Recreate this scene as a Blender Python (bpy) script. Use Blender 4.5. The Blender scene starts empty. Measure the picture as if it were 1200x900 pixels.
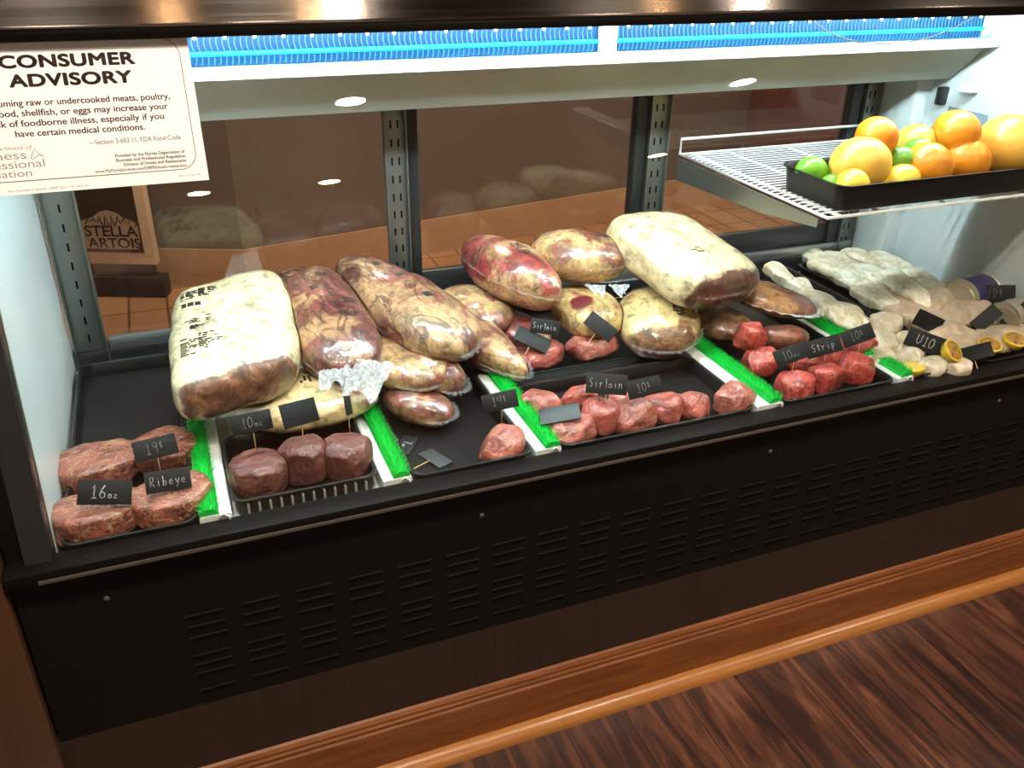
import bpy, bmesh, math, random
from mathutils import Vector, Matrix, Quaternion, noise
from mathutils.bvhtree import BVHTree

PI = math.pi
SC = bpy.context.scene
COL = SC.collection
D = 0.59            # height of the tray rims above the shop floor

# ------------------------------------------------------------------ camera
cam_data = bpy.data.cameras.new('camera')
cam_data.sensor_fit = 'HORIZONTAL'
cam_data.sensor_width = 36.0
cam_data.lens = 30.729
cam_data.clip_start = 0.02
cam = bpy.data.objects.new('camera', cam_data)
COL.objects.link(cam)
cam.matrix_world = Matrix(((0.9306, 0.1592, -0.3297, 0.22),
                           (-0.3658, 0.4405, -0.8198, -1.064),
                           (0.0148, 0.8835, 0.4682, 1.34),
                           (0, 0, 0, 1)))
SC.camera = cam

# ------------------------------------------------------------------ light and exposure
SC.view_settings.view_transform = 'Standard'
SC.view_settings.look = 'None'
SC.view_settings.gamma = 1.0
SC.view_settings.use_curve_mapping = False
SC.view_settings.exposure = 0.0
TUBE_STRENGTH = 150.0
DOWNLIGHT_STRENGTH = 430.0
KITCHEN_STRENGTH = 640.0
world = bpy.data.worlds.new('dim_warm_room')
SC.world = world
world.use_nodes = True
world.node_tree.nodes['Background'].inputs[0].default_value = (0.50, 0.34, 0.24, 1)
world.node_tree.nodes['Background'].inputs[1].default_value = 0.09
SC.cycles.max_bounces = 10
SC.cycles.transparent_max_bounces = 24
SC.cycles.caustics_reflective = False
SC.cycles.caustics_refractive = False
SC.cycles.use_denoising = True
SC.cycles.sample_clamp_indirect = 6.0

# ------------------------------------------------------------------ materials
class NT:
    def __init__(s, name):
        s.m = bpy.data.materials.new(name)
        s.m.use_nodes = True
        s.t = s.m.node_tree
        s.n = s.t.nodes
        s.b = s.n['Principled BSDF']
        s.out = s.n['Material Output']
        s._tc = None
    def add(s, typ, ins=None, **props):
        n = s.n.new(typ)
        for k, v in props.items():
            setattr(n, k, v)
        for k, v in (ins or {}).items():
            s.put(n, k, v)
        return n
    def put(s, n, k, v):
        sock = n.inputs[k]
        if hasattr(v, 'is_output') or isinstance(v, bpy.types.NodeSocket):
            s.t.links.new(v, sock)
        else:
            sock.default_value = v
    def set(s, **kw):
        for k, v in kw.items():
            s.put(s.b, k.replace('_', ' '), v)
        return s
    def obj(s):
        if s._tc is None:
            s._tc = s.n.new('ShaderNodeTexCoord')
        return s._tc.outputs['Object']
    def scaled(s, sc, rot=(0, 0, 0), loc=(0, 0, 0)):
        return s.add('ShaderNodeMapping', {'Vector': s.obj(), 'Scale': sc, 'Rotation': rot, 'Location': loc}).outputs[0]
    def noise(s, scale, detail=4, rough=.55, dist=0, vec=None):
        n = s.add('ShaderNodeTexNoise', {'Vector': vec or s.obj(), 'Scale': scale, 'Detail': detail, 'Roughness': rough, 'Distortion': dist})
        return n.outputs[0]
    def vor(s, scale, feature='F1', vec=None):
        n = s.add('ShaderNodeTexVoronoi', {'Vector': vec or s.obj(), 'Scale': scale}, feature=feature)
        return n.outputs[0]
    def ramp(s, fac, stops, interp='LINEAR'):
        n = s.add('ShaderNodeValToRGB', {'Fac': fac})
        cr = n.color_ramp
        cr.interpolation = interp
        while len(cr.elements) < len(stops):
            cr.elements.new(0.5)
        for e, (p, c) in zip(cr.elements, stops):
            e.position = p
            e.color = (*c, 1) if len(c) == 3 else c
        return n.outputs[0]
    def mask(s, fac, a, b):
        return s.add('ShaderNodeMapRange', {'Value': fac, 'From Min': a, 'From Max': b}, clamp=True).outputs[0]
    def mix(s, fac, a, b, blend='MIX'):
        n = s.add('ShaderNodeMix', data_type='RGBA', blend_type=blend)
        s.put(n, 0, fac)
        s.put(n, 6, a if not isinstance(a, tuple) else (*a, 1))
        s.put(n, 7, b if not isinstance(b, tuple) else (*b, 1))
        return n.outputs[2]
    def math(s, op, a, b=0.0):
        n = s.add('ShaderNodeMath', operation=op)
        s.put(n, 0, a)
        s.put(n, 1, b)
        return n.outputs[0]
    def bump(s, h, strength=.3, dist=.002):
        n = s.add('ShaderNodeBump', {'Height': h, 'Strength': strength, 'Distance': dist})
        s.t.links.new(n.outputs[0], s.b.inputs['Normal'])
        return s

def plain(name, col, rough=.5, metal=0.0, spec=.5, **kw):
    t = NT(name).set(Base_Color=(*col, 1), Roughness=rough, Metallic=metal)
    t.put(t.b, 'Specular IOR Level', spec)
    for k, v in kw.items():
        t.put(t.b, k.replace('_', ' '), v)
    return t.m

def emitter(name, col, strength):
    t = NT(name)
    t.set(Base_Color=(*col, 1))
    t.put(t.b, 'Emission Color', (*col, 1))
    t.put(t.b, 'Emission Strength', strength)
    return t.m

def pane_glass(name, tint=(1, 1, 1), gain=1.0):
    t = NT(name)
    tr = t.add('ShaderNodeBsdfTransparent', {'Color': (*tint, 1)})
    gl = t.add('ShaderNodeBsdfGlossy', {'Roughness': 0.0, 'Color': (1, 1, 1, 1)})
    ge = t.add('ShaderNodeNewGeometry')
    dt = t.add('ShaderNodeVectorMath', {0: ge.outputs['Normal'], 1: ge.outputs['Incoming']}, operation='DOT_PRODUCT').outputs['Value']
    k = t.math('POWER', t.math('SUBTRACT', 1.0, t.math('ABSOLUTE', dt)), 5.0)
    f = t.math('MULTIPLY', t.math('ADD', .04, t.math('MULTIPLY', k, .96)), gain)
    mx = t.add('ShaderNodeMixShader', {0: f, 1: tr.outputs[0], 2: gl.outputs[0]})
    t.t.links.new(mx.outputs[0], t.out.inputs[0])
    return t.m

def film(name, milk=.25, col=(.85, .88, .9)):
    t = NT(name)
    n = t.noise(70, 3, .6, 2.0)
    tr = t.add('ShaderNodeBsdfTransparent', {'Color': (1, 1, 1, 1)})
    t.set(Base_Color=(*col, 1), Roughness=.12)
    t.put(t.b, 'Specular IOR Level', .8)
    t.bump(n, .7, .004)
    f = t.mask(n, .75 - milk, 1.25 - milk * .5)
    f2 = t.math('ADD', f, milk)
    mx = t.add('ShaderNodeMixShader', {0: f2, 1: tr.outputs[0], 2: t.b.outputs[0]})
    t.t.links.new(mx.outputs[0], t.out.inputs[0])
    return t.m

def wood(name, dark, light, scale, rough=.35, coat=.3):
    t = NT(name)
    v = t.scaled(scale)
    a = t.noise(6, 6, .6, .6, v)
    b = t.noise(40, 2, .5, 0, v)
    f = t.math('ADD', t.math('MULTIPLY', a, .8), t.math('MULTIPLY', b, .25))
    t.set(Base_Color=t.ramp(f, [(.3, dark), (.7, light)]), Roughness=rough, Coat_Weight=coat, Coat_Roughness=.2)
    return t.m

def meat_bag(name, fat, meat, dark, fat_level, cut_x=None, cut_col=(.10, .035, .02), seed=0, coat=1.0, streak=.5, cut_slope=0.0, eye=None):
    """Vacuum packed beef: fat and meat in patches under a tight glossy film; cut_x is where the cut end begins."""
    t = NT(name)
    v = t.scaled((1, 1, 1), loc=(seed * 1.37, seed * .71, seed * .33))
    big = t.noise(11, 4, .6, .5, v)
    fine = t.noise(42, 5, .65, .6, v)
    grain = t.noise(120, 3, .6, .3, t.scaled((.5, 1.4, 1), loc=(seed, 0, seed)))
    fatc = t.ramp(fine, [(.34, tuple(c * .42 for c in fat)), (.47, fat), (.66, tuple(min(1, c * 1.35) for c in fat))])
    meatc = t.ramp(fine, [(.34, dark), (.49, meat), (.64, tuple(min(1, c * 2.2) for c in meat))])
    f = t.mask(t.math('ADD', t.math('MULTIPLY', big, .65), t.math('MULTIPLY', fine, .35)), fat_level - .035, fat_level + .035)
    c = t.mix(f, fatc, meatc)
    st = t.noise(7, 3, .55, .5, t.scaled((1, 2.6, 1.6), rot=(0, 0, .4 + seed * .7), loc=(seed, 0, 0)))
    line = t.math('SUBTRACT', 1.0, t.mask(t.math('ABSOLUTE', t.math('SUBTRACT', st, .5)), .0, .024))
    c = t.mix(t.math('MULTIPLY', line, streak), c, dark)
    st2 = t.noise(24, 3, .6, .8, t.scaled((1, 1.8, 1), loc=(0, seed, 2)))
    line2 = t.math('SUBTRACT', 1.0, t.mask(t.math('ABSOLUTE', t.math('SUBTRACT', st2, .53)), .0, .04))
    c = t.mix(t.math('MULTIPLY', line2, streak * .5), c, tuple(x * 1.6 for x in dark))
    if eye:
        ex, ey, ez, er = eye
        dv = t.add('ShaderNodeVectorMath', {0: t.obj(), 1: (ex, ey, ez)}, operation='DISTANCE').outputs['Value']
        dv = t.math('ADD', dv, t.math('MULTIPLY', t.math('SUBTRACT', big, .5), .03))
        c = t.mix(t.mask(dv, er + .003, er - .003), c, (.13, .012, .018))
    if cut_x is not None:
        sp = t.add('ShaderNodeSeparateXYZ', {'Vector': t.obj()})
        sx = t.math('ADD', sp.outputs[0], t.math('MULTIPLY', sp.outputs[1], cut_slope))
        e = t.math('ADD', sx, t.math('MULTIPLY', t.math('SUBTRACT', big, .5), .06))
        k = t.mask(e, cut_x - .004, cut_x + .004)
        cc = t.ramp(fine, [(.34, tuple(v2 * .4 for v2 in cut_col)), (.5, cut_col), (.66, tuple(min(1, v2 * 2.4) for v2 in cut_col))])
        c = t.mix(k, c, cc)
    t.set(Base_Color=c, Roughness=.42, Coat_Weight=coat, Coat_Roughness=.06)
    cr = t.vor(34, 'SMOOTH_F1', t.scaled((1, 1.9, 1), rot=(0, 0, .5), loc=(seed, 3, 0)))
    t.bump(t.math('ADD', t.math('ADD', cr, t.math('MULTIPLY', fine, .8)), t.math('MULTIPLY', grain, .35)), .55, .005)
    w1 = t.noise(46, 2, .5, 1.2, t.scaled((.55, 1.7, 1), rot=(0, 0, .6), loc=(seed, 1, 0)))
    w2 = t.noise(110, 2, .5, .8, t.scaled((1.6, .6, 1), rot=(0, 0, -.3), loc=(seed, 2, 0)))
    wb = t.add('ShaderNodeBump', {'Height': t.math('ADD', w1, t.math('MULTIPLY', w2, .4)), 'Strength': .22, 'Distance': .005})
    t.t.links.new(wb.outputs[0], t.b.inputs['Coat Normal'])
    return t.m

def raw_meat(name, base, dark, fatcol, marble=.5, scale=1.0, seed=0, rough=.36, edge_fat=0.0):
    t = NT(name)
    v = t.scaled((1, 1, 1), loc=(seed * 2.1, seed * .9, seed * 1.7))
    n1 = t.noise(30 * scale, 4, .6, .5, v)
    n2 = t.noise(34 * scale, 3, .6, .7, t.scaled((1, 1.6, 1), loc=(seed, seed, 0)))
    n4 = t.noise(75 * scale, 2, .6, .7, t.scaled((1, 1.6, 1), loc=(0, seed, 4)))
    c = t.ramp(n1, [(.36, dark), (.5, base), (.64, tuple(min(1, x * 1.4) for x in base))])
    line = t.math('SUBTRACT', 1.0, t.mask(t.math('ABSOLUTE', t.math('SUBTRACT', n2, .5)), .004, .028))
    c = t.mix(t.math('MULTIPLY', line, marble), c, fatcol)
    line2 = t.math('SUBTRACT', 1.0, t.mask(t.math('ABSOLUTE', t.math('SUBTRACT', n4, .55)), .004, .03))
    c = t.mix(t.math('MULTIPLY', line2, marble * .6), c, fatcol)
    if edge_fat:
        n3 = t.noise(15 * scale, 3, .5, .6, v)
        c = t.mix(t.math('MULTIPLY', t.mask(n3, .57, .62), edge_fat), c, fatcol)
    t.set(Base_Color=c, Roughness=rough, Coat_Weight=.25, Coat_Roughness=.18)
    fib = t.noise(60, 4, .6, .4, t.scaled((.5, 2.2, 1), rot=(.3, .2, .5 + seed)))
    t.bump(t.math('ADD', t.math('ADD', n1, fib), t.math('MULTIPLY', t.noise(170, 2, .5, 0, v), .5)), .75, .0045)
    return t.m

def flesh(name, lo, mid, hi, scale=16, rough=.4):
    t = NT(name)
    n = t.noise(scale, 4, .6, .8, t.scaled((1, 2.2, 1.5)))
    t.set(Base_Color=t.ramp(n, [(.3, lo), (.5, mid), (.7, hi)]), Roughness=rough, Coat_Weight=.25, Coat_Roughness=.2)
    t.bump(n, .35, .003)
    return t.m

def rind(name, lo, hi, pore=180, rough=.38, patch=None):
    t = NT(name)
    n = t.noise(14, 3, .6, .3)
    c = t.ramp(n, [(.35, lo), (.65, hi)])
    if patch:
        c = t.mix(t.mask(t.noise(9, 2, .5, .5), .5, .62), c, patch)
    t.set(Base_Color=c, Roughness=rough)
    t.bump(t.vor(pore), .25, .001)
    return t.m

M = {}
M['black_plastic'] = plain('black_plastic', (.006, .006, .006), .35, spec=.3)
M['tray_plastic'] = plain('tray_plastic', (.0065, .0062, .006), .36, spec=.3)
M['clear_rim'] = plain('tray_lip', (.03, .033, .034), .12)
M['rib_plastic'] = plain('pale_rib_plastic', (.30, .32, .32), .3)
M['powder'] = plain('black_powder_coat', (.0052, .0042, .0036), .5, spec=.18)
M['powder_edge'] = plain('worn_black_edge', (.09, .072, .06), .4)  # paler than the powder coat, for rail edge and screws
M['slot'] = plain('louver_gap', (.0025, .002, .0018), .8, spec=.1)
M['white'] = plain('white_enamel', (.70, .79, .81), .28)
M['liner'] = plain('pale_deck_liner', (.74, .78, .78), .3)
M['grey_enamel'] = plain('grey_enamel', (.47, .54, .50), .35)
M['steel'] = plain('slotted_steel', (.27, .28, .26), .4, .85)
M['dark_steel'] = plain('dark_frame', (.015, .015, .016), .4)
M['alu'] = plain('aluminium_track', (.55, .57, .58), .35, .9)
M['wire'] = plain('white_coated_wire', (.86, .88, .88), .3)
M['glass'] = pane_glass('front_pane_glass', (.97, .985, .98))
M['rear_glass'] = pane_glass('rear_pane_glass', (.93, .94, .92), 1.5)
M['tube'] = emitter('cold_white_tube', (.80, .97, 1.0), TUBE_STRENGTH)
M['cyan'] = emitter('cyan_tube', (.0, .50, .9), 1.2)
M['led'] = emitter('small_led', (.75, .93, 1.0), 7.0)  # glow standing in for reflected LED glints
M['blue_back'] = plain('blue_backing', (.002, .028, .085), .5, spec=.2)  # blue light of the grille put into the backing colour
M['fin'] = plain('pale_blue_fin', (.025, .15, .30), .4, spec=.3)  # blue light put into the fin colour as well
M['paper'] = plain('sign_card', (.94, .92, .90), .5)
M['ink'] = plain('sign_ink', (.045, .022, .02), .6)
M['grey_ink'] = plain('grey_sign_ink', (.30, .25, .24), .6)
M['slate'] = plain('chalkboard', (.009, .0095, .010), .6, spec=.25)
M['chalk'] = plain('chalk', (.40, .41, .42), .9)
M['dim_chalk'] = plain('faint_chalk', (.13, .135, .14), .9)
M['slate_grey'] = plain('chalkboard_back', (.028, .030, .030), .5)
M['pick'] = plain('toothpick_wood', (.62, .44, .22), .6)
M['grass'] = plain('green_garnish_plastic', (.002, .46, .045), .45, spec=.3)
M['black_ink'] = plain('printed_ink', (.02, .022, .02), .45)
M['film'] = film('clear_film', .07)
M['milky'] = film('milky_film', .34, (.80, .86, .92))
M['orange'] = rind('orange_rind', (.60, .17, .008), (.74, .27, .014))
M['orangegreen'] = rind('turning_orange_rind', (.62, .32, .04), (.72, .45, .09), patch=(.22, .36, .03))
M['grapefruit'] = rind('grapefruit_rind', (.66, .30, .035), (.74, .40, .06))
M['mango'] = rind('yellow_fruit_rind', (.68, .34, .035), (.76, .46, .08))
M['lemon'] = rind('lemon_rind', (.74, .46, .02), (.80, .58, .07))
M['lime'] = rind('lime_rind', (.06, .22, .008), (.16, .36, .02))
M['stem'] = plain('dry_stem', (.12, .09, .03), .8)
M['lemon_flesh'] = flesh('lemon_flesh', (.75, .50, .05), (.85, .65, .12), (.9, .78, .3), 60)
M['char'] = raw_meat('charred_lemon_flesh', (.42, .20, .03), (.05, .02, .008), (.75, .50, .10), .5, 3)
M['fish_white'] = flesh('white_fish', (.46, .33, .17), (.70, .65, .48), (.86, .85, .77), 30)
M['fish_tan'] = flesh('tan_fish', (.44, .31, .21), (.56, .43, .31), (.66, .54, .42), 22)
M['scallop'] = flesh('scallop', (.46, .37, .24), (.62, .54, .41), (.76, .70, .58), 26)
M['ribeye'] = raw_meat('ribeye_meat', (.23, .070, .050), (.11, .026, .020), (.52, .31, .19), .75, 1.0, 1, edge_fat=.55)
M['ribeye2'] = raw_meat('ribeye_meat_pale', (.25, .066, .043), (.12, .026, .02), (.55, .33, .2), .8, 1.1, 5, edge_fat=.6)
M['filet'] = raw_meat('filet_meat', (.130, .036, .030), (.075, .019, .017), (.28, .13, .09), .4, 1.3, 2, rough=.5)
M['sirloin'] = raw_meat('sirloin_meat', (.35, .078, .062), (.21, .035, .032), (.54, .26, .20), .5, 1.1, 3)
M['sirloin2'] = raw_meat('sirloin_meat_light', (.39, .105, .080), (.23, .045, .038), (.60, .34, .25), .55, 1.2, 4)
M['strip'] = raw_meat('strip_meat', (.38, .042, .034), (.18, .014, .016), (.66, .30, .22), .5, 1.2, 6)
M['tin'] = plain('tin_can_metal', (.50, .46, .36), .45, .6)
M['can_label'] = plain('can_label_blue', (.03, .028, .09), .35)
M['cable'] = plain('grey_cable', (.02, .024, .03), .5)
M['sticker'] = plain('grey_blue_sticker', (.22, .27, .33), .5)
M['peach'] = plain('pale_board_edge', (.70, .50, .36), .5)
M['poster'] = plain('dark_poster', (.035, .022, .018), .5)
M['poster_print'] = plain('poster_print', (.42, .30, .22), .6)
M['poster_ink'] = plain('poster_ink', (.06, .035, .028), .6)
M['brown_wall'] = plain('brown_paint', (.135, .098, .080), .6)
M['red_wall'] = plain('dark_red_paint', (.14, .05, .035), .6)
M['cove'] = plain('terracotta_cove', (.46, .26, .15), .45)
M['ceiling'] = plain('brown_ceiling', (.12, .09, .075), .9)
M['downlight'] = emitter('downlight_lens', (1.0, .86, .70), DOWNLIGHT_STRENGTH)
M['warm_downlight'] = emitter('warm_downlight_lens', (1.0, .62, .30), DOWNLIGHT_STRENGTH)
M['kitchen_light'] = emitter('kitchen_lens', (1.0, .82, .64), KITCHEN_STRENGTH)
M['baseboard'] = wood('orange_wood', (.10, .027, .006), (.24, .075, .017), (1, 8, 14))
M['quarter'] = wood('light_orange_wood', (.28, .10, .022), (.42, .17, .038), (1, 8, 14))
M['plinth'] = wood('dark_plinth_wood', (.016, .0075, .004), (.032, .015, .008), (14, 8, .6), .5, .05)
M['side_wood'] = wood('brown_side_wood', (.065, .028, .012), (.10, .045, .020), (6, 6, .6), .45, .1)

def brushed():
    t = NT('brushed_stainless')
    g = t.noise(1, 2, .5, 0, t.scaled((2, 300, 300)))
    t.set(Base_Color=(.46, .41, .38, 1), Metallic=1.0, Roughness=t.mask(g, -1.2, 9.5), Anisotropic=.96)
    tg = t.add('ShaderNodeTangent', direction_type='RADIAL', axis='X')
    t.t.links.new(tg.outputs[0], t.b.inputs['Tangent'])
    return t.m
M['brushed'] = brushed()

def planks():
    t = NT('dark_plank_floor')
    v = t.scaled((1, 1, 1), rot=(0, 0, PI / 2))
    br = t.add('ShaderNodeTexBrick', {'Vector': v, 'Color1': (.0, .0, .0, 1), 'Color2': (1, 1, 1, 1), 'Mortar': (.5, .5, .5, 1),
                                      'Scale': 1.0, 'Mortar Size': .0012, 'Brick Width': .95, 'Row Height': .125, 'Bias': 0.0}, offset=.37)
    tone = br.outputs[0]
    wv = t.add('ShaderNodeVectorMath', {0: t.scaled((7, .7, 1)), 1: tone}, operation='ADD').outputs[0]
    g = t.noise(2.6, 6, .62, 1.6, wv)
    g2 = t.noise(11, 4, .6, .5, wv)
    f = t.math('ADD', t.math('MULTIPLY', g, .75), t.math('MULTIPLY', g2, .25))
    c = t.ramp(f, [(.36, (.010, .004, .003)), (.46, (.034, .012, .008)), (.55, (.10, .034, .019)), (.65, (.20, .082, .042))])
    c = t.mix(t.math('MULTIPLY', t.mask(tone, 0, 1), .35), c, (.05, .018, .010))
    c = t.mix(br.outputs[1], c, (.010, .004, .003))
    t.set(Base_Color=c, Roughness=.38, Coat_Weight=.3, Coat_Roughness=.25)
    return t.m
M['planks'] = planks()

def tiles():
    t = NT('terracotta_tiles')
    br = t.add('ShaderNodeTexBrick', {'Vector': t.obj(), 'Color1': (.42, .20, .095, 1), 'Color2': (.50, .25, .125, 1), 'Mortar': (.10, .05, .03, 1),
                                      'Scale': 1.0, 'Mortar Size': .005, 'Brick Width': .142, 'Row Height': .215}, offset=0.0)
    c = t.mix(t.noise(7, 3), br.outputs[0], (.30, .12, .05), 'MIX')
    t.set(Base_Color=t.mix(.6, c, br.outputs[0]), Roughness=.45)
    return t.m
M['tiles'] = tiles()

# ------------------------------------------------------------------ mesh helpers
def link_mesh(name, bm, mat, parent=None, smooth=True, auto=None):
    me = bpy.data.meshes.new(name)
    bm.normal_update()
    bm.to_mesh(me)
    bm.free()
    for mt in (mat if isinstance(mat, (list, tuple)) else [mat]):
        me.materials.append(M[mt] if isinstance(mt, str) else mt)
    if smooth:
        me.polygons.foreach_set('use_smooth', [True] * len(me.polygons))
        if auto:
            me.set_sharp_from_angle(angle=math.radians(auto))
    o = bpy.data.objects.new(name, me)
    COL.objects.link(o)
    if parent:
        o.parent = parent
    return o

def tag(o, label, cat, group=None):
    o['label'] = label
    o['category'] = cat
    if group:
        o['group'] = group
    return o

def empty(name, loc=(0, 0, 0), rz=0.0):
    o = bpy.data.objects.new(name, None)
    o.empty_display_size = .05
    COL.objects.link(o)
    o.location = loc
    o.rotation_euler = (0, 0, rz)
    return o

def structure(o):
    o['kind'] = 'structure'
    return o

def box(bm, x0, x1, y0, y1, z0, z1, bev=0.0, mi=0):
    g = bmesh.ops.create_cube(bm, size=1.0)['verts']
    for v in g:
        v.co = Vector((x0 + (v.co.x + .5) * (x1 - x0), y0 + (v.co.y + .5) * (y1 - y0), z0 + (v.co.z + .5) * (z1 - z0)))
    fs = {f for v in g for f in v.link_faces}
    for f in fs:
        f.material_index = mi
    if bev:
        es = {e for v in g for e in v.link_edges}
        r = bmesh.ops.bevel(bm, geom=list(es), offset=bev, segments=2, affect='EDGES', profile=.5)
        for f in r['faces']:
            f.material_index = mi

def box_obj(name, b, mat, parent=None, bev=.001):
    bm = bmesh.new()
    box(bm, *b, bev=bev)
    return link_mesh(name, bm, mat, parent, True, 35)

def prism(bm, prof, x0, x1, axis='X'):
    """Extrude a closed (a, b) outline along an axis: X takes (y, z), Y takes (x, z), Z takes (x, y)."""
    def P(a, b, t):
        return {'X': (t, a, b), 'Y': (a, t, b), 'Z': (a, b, t)}[axis]
    A = [bm.verts.new(P(a, b, x0)) for a, b in prof]
    B = [bm.verts.new(P(a, b, x1)) for a, b in prof]
    n = len(prof)
    for i in range(n):
        bm.faces.new((A[i], A[(i + 1) % n], B[(i + 1) % n], B[i]))
    bm.faces.new(A[::-1])
    bm.faces.new(B)
    bmesh.ops.recalc_face_normals(bm, faces=bm.faces[:])

def tube(bm, pts, r, seg=8, cap=True):
    pts = [Vector(p) for p in pts]
    rings = []
    side = None
    for i, p in enumerate(pts):
        d = (pts[min(i + 1, len(pts) - 1)] - pts[max(i - 1, 0)]).normalized()
        if side is None or abs(side.dot(d)) > .95:
            side = d.orthogonal().normalized()
        side = (side - d * side.dot(d)).normalized()
        w = d.cross(side)
        rr = r[i] if isinstance(r, (list, tuple)) else r
        rings.append([bm.verts.new(p + (side * math.cos(a) + w * math.sin(a)) * rr) for a in (2 * PI * k / seg for k in range(seg))])
    for A, B in zip(rings, rings[1:]):
        for k in range(seg):
            bm.faces.new((A[k], A[(k + 1) % seg], B[(k + 1) % seg], B[k]))
    if cap:
        bm.faces.new(rings[0][::-1])
        bm.faces.new(rings[-1])

def tube_obj(name, pts, r, mat, parent=None, seg=8):
    bm = bmesh.new()
    tube(bm, pts, r, seg)
    return link_mesh(name, bm, mat, parent, True, 50)

def rrect(w, d, r, n=5):
    out = []
    for cx, cy, a0 in ((w / 2 - r, d / 2 - r, 0), (-w / 2 + r, d / 2 - r, 90), (-w / 2 + r, -d / 2 + r, 180), (w / 2 - r, -d / 2 + r, 270)):
        for k in range(n + 1):
            a = math.radians(a0 + 90 * k / n)
            out.append((cx + r * math.cos(a), cy + r * math.sin(a)))
    return out

def loft(bm, loops, close_first=True, close_last=True):
    R = [[bm.verts.new(p) for p in lp] for lp in loops]
    n = len(R[0])
    for A, B in zip(R, R[1:]):
        for k in range(n):
            bm.faces.new((A[k], A[(k + 1) % n], B[(k + 1) % n], B[k]))
    if close_first:
        bm.faces.new(R[0][::-1])
    if close_last:
        bm.faces.new(R[-1])

def rounded_tray(bm, w, d, h, r, taper=.012, wall=.0025, lip=.006, lip_t=.002):
    def L(dw, z, rr):
        return [(x, y, z) for x, y in rrect(w + dw, d + dw, max(.004, rr))]
    loft(bm, [L(-2 * taper, 0, r - taper * .5), L(-2 * lip, h - lip_t, r), L(0, h - lip_t, r), L(0, h, r), L(-2 * lip, h, r),
              L(-2 * lip - .002, h - .001, r), L(-2 * taper - 2 * wall, wall, r - taper * .5)])

def blob(dims, p=2.3, q=3.0, sub=4, amp=.0, freq=8.0, seed=0, taper=0.0, bend=0.0, point=0.0, shear=0.0):
    """Superellipsoid with noise; p rounds the plan, q the section; taper narrows towards -x, point sharpens the +x end."""
    bm = bmesh.new()
    bmesh.ops.create_icosphere(bm, subdivisions=sub, radius=1.0)
    L, W, T = dims
    off = Vector((seed * 3.17, seed * 1.91, seed * 5.3))
    for v in bm.verts:
        x, y, z = v.co
        f = ((abs(x) ** p + abs(y) ** p) ** (q / p) + abs(z) ** q) ** (1 / q)
        x, y, z = x / f, y / f, z / f
        s = 1 + taper * x * .5
        if point and x > 0:
            s *= 1 - point * x * x
        c = Vector((x * L / 2 + shear * y * W / 2, y * W / 2 * s, z * T / 2 * (1 + taper * x * .25)))
        if bend:
            c.z += bend * (1 - x * x) * T
        nr = c.normalized()
        n = noise.noise(c * freq + off) + .45 * noise.noise(c * freq * 2.3 + off) + .22 * noise.noise(c * freq * 5 + off)
        v.co = c + nr * n * amp
    return bm

def facet(bm, n, depth, seed, zmax=.8):
    """Flatten a body with a few knife cuts."""
    rg = random.Random(seed)
    for _ in range(n):
        d = Vector((rg.uniform(-1, 1), rg.uniform(-1, 1), rg.uniform(-.2, zmax))).normalized()
        top = max(v.co.dot(d) for v in bm.verts)
        lim = top * (1 - depth * rg.uniform(.5, 1.0))
        for v in bm.verts:
            e = v.co.dot(d) - lim
            if e > 0:
                v.co -= d * e * .88
    return bm

FLOORED = []        # BVH trees of food already laid down

def bvh_of(bm_verts, faces):
    return BVHTree.FromPolygons(bm_verts, faces)

def lay(name, bm, mat, loc, rot, floor=None, gap=.0015, keep=True, obstacles=None):
    """Lay a soft body down: it flattens on the tray and gives way to what already lies there."""
    mw = Matrix.Translation(Vector(loc)) @ rot.to_matrix().to_4x4()
    inv = mw.inverted()
    obs = FLOORED if obstacles is None else obstacles
    bm.verts.ensure_lookup_table()
    W = [mw @ v.co for v in bm.verts]
    lo = Vector([min(w[i] for w in W) for i in range(3)])
    hi = Vector([max(w[i] for w in W) for i in range(3)])
    near = [o for o in obs if all(o[1][i] < hi[i] and o[2][i] > lo[i] for i in range(3))]
    for i, w in enumerate(W):
        for _ in range(2):
            for tree, l, h in near:
                hit = tree.find_nearest(w)
                if hit[0] is None:
                    continue
                d = (w - hit[0]).dot(hit[1])
                if d < gap and (w - hit[0]).length < .03:
                    w = hit[0] + hit[1] * gap
                elif d < 0:
                    u = tree.ray_cast(w, Vector((0, 0, 1)), .07)
                    if u[0] is not None and u[1].z > 0:
                        w = u[0] + Vector((0, 0, gap))
        if floor is not None and w.z < floor:
            w.z = floor
        W[i] = w
    for v, w in zip(bm.verts, W):
        v.co = inv @ w
    bmesh.ops.smooth_vert(bm, verts=bm.verts[:], factor=.25, use_axis_x=True, use_axis_y=True, use_axis_z=True)
    if floor is not None:
        for v in bm.verts:
            w = mw @ v.co
            if w.z < floor:
                w.z = floor
                v.co = inv @ w
    bm.faces.ensure_lookup_table()
    pts = [mw @ v.co for v in bm.verts]
    tree = BVHTree.FromPolygons(pts, [[v.index for v in f.verts] for f in bm.faces])
    if keep:
        FLOORED.append((tree, Vector([min(w[i] for w in pts) for i in range(3)]), Vector([max(w[i] for w in pts) for i in range(3)])))
    o = link_mesh(name, bm, mat)
    o.matrix_world = mw
    return o, tree

def align(a, b, roll=0.0):
    x = (Vector(b) - Vector(a)).normalized()
    z = Vector((0, 0, 1))
    y = z.cross(x).normalized()
    z = x.cross(y)
    return (Matrix((x, y, z)).transposed().to_quaternion()) @ Quaternion((1, 0, 0), roll)

def local_child(parent, o):
    """Parent o, whose vertices are in world space, without moving it."""
    inv = parent.matrix_world.inverted()
    o.data.transform(inv)
    o.parent = parent
    return o

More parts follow.
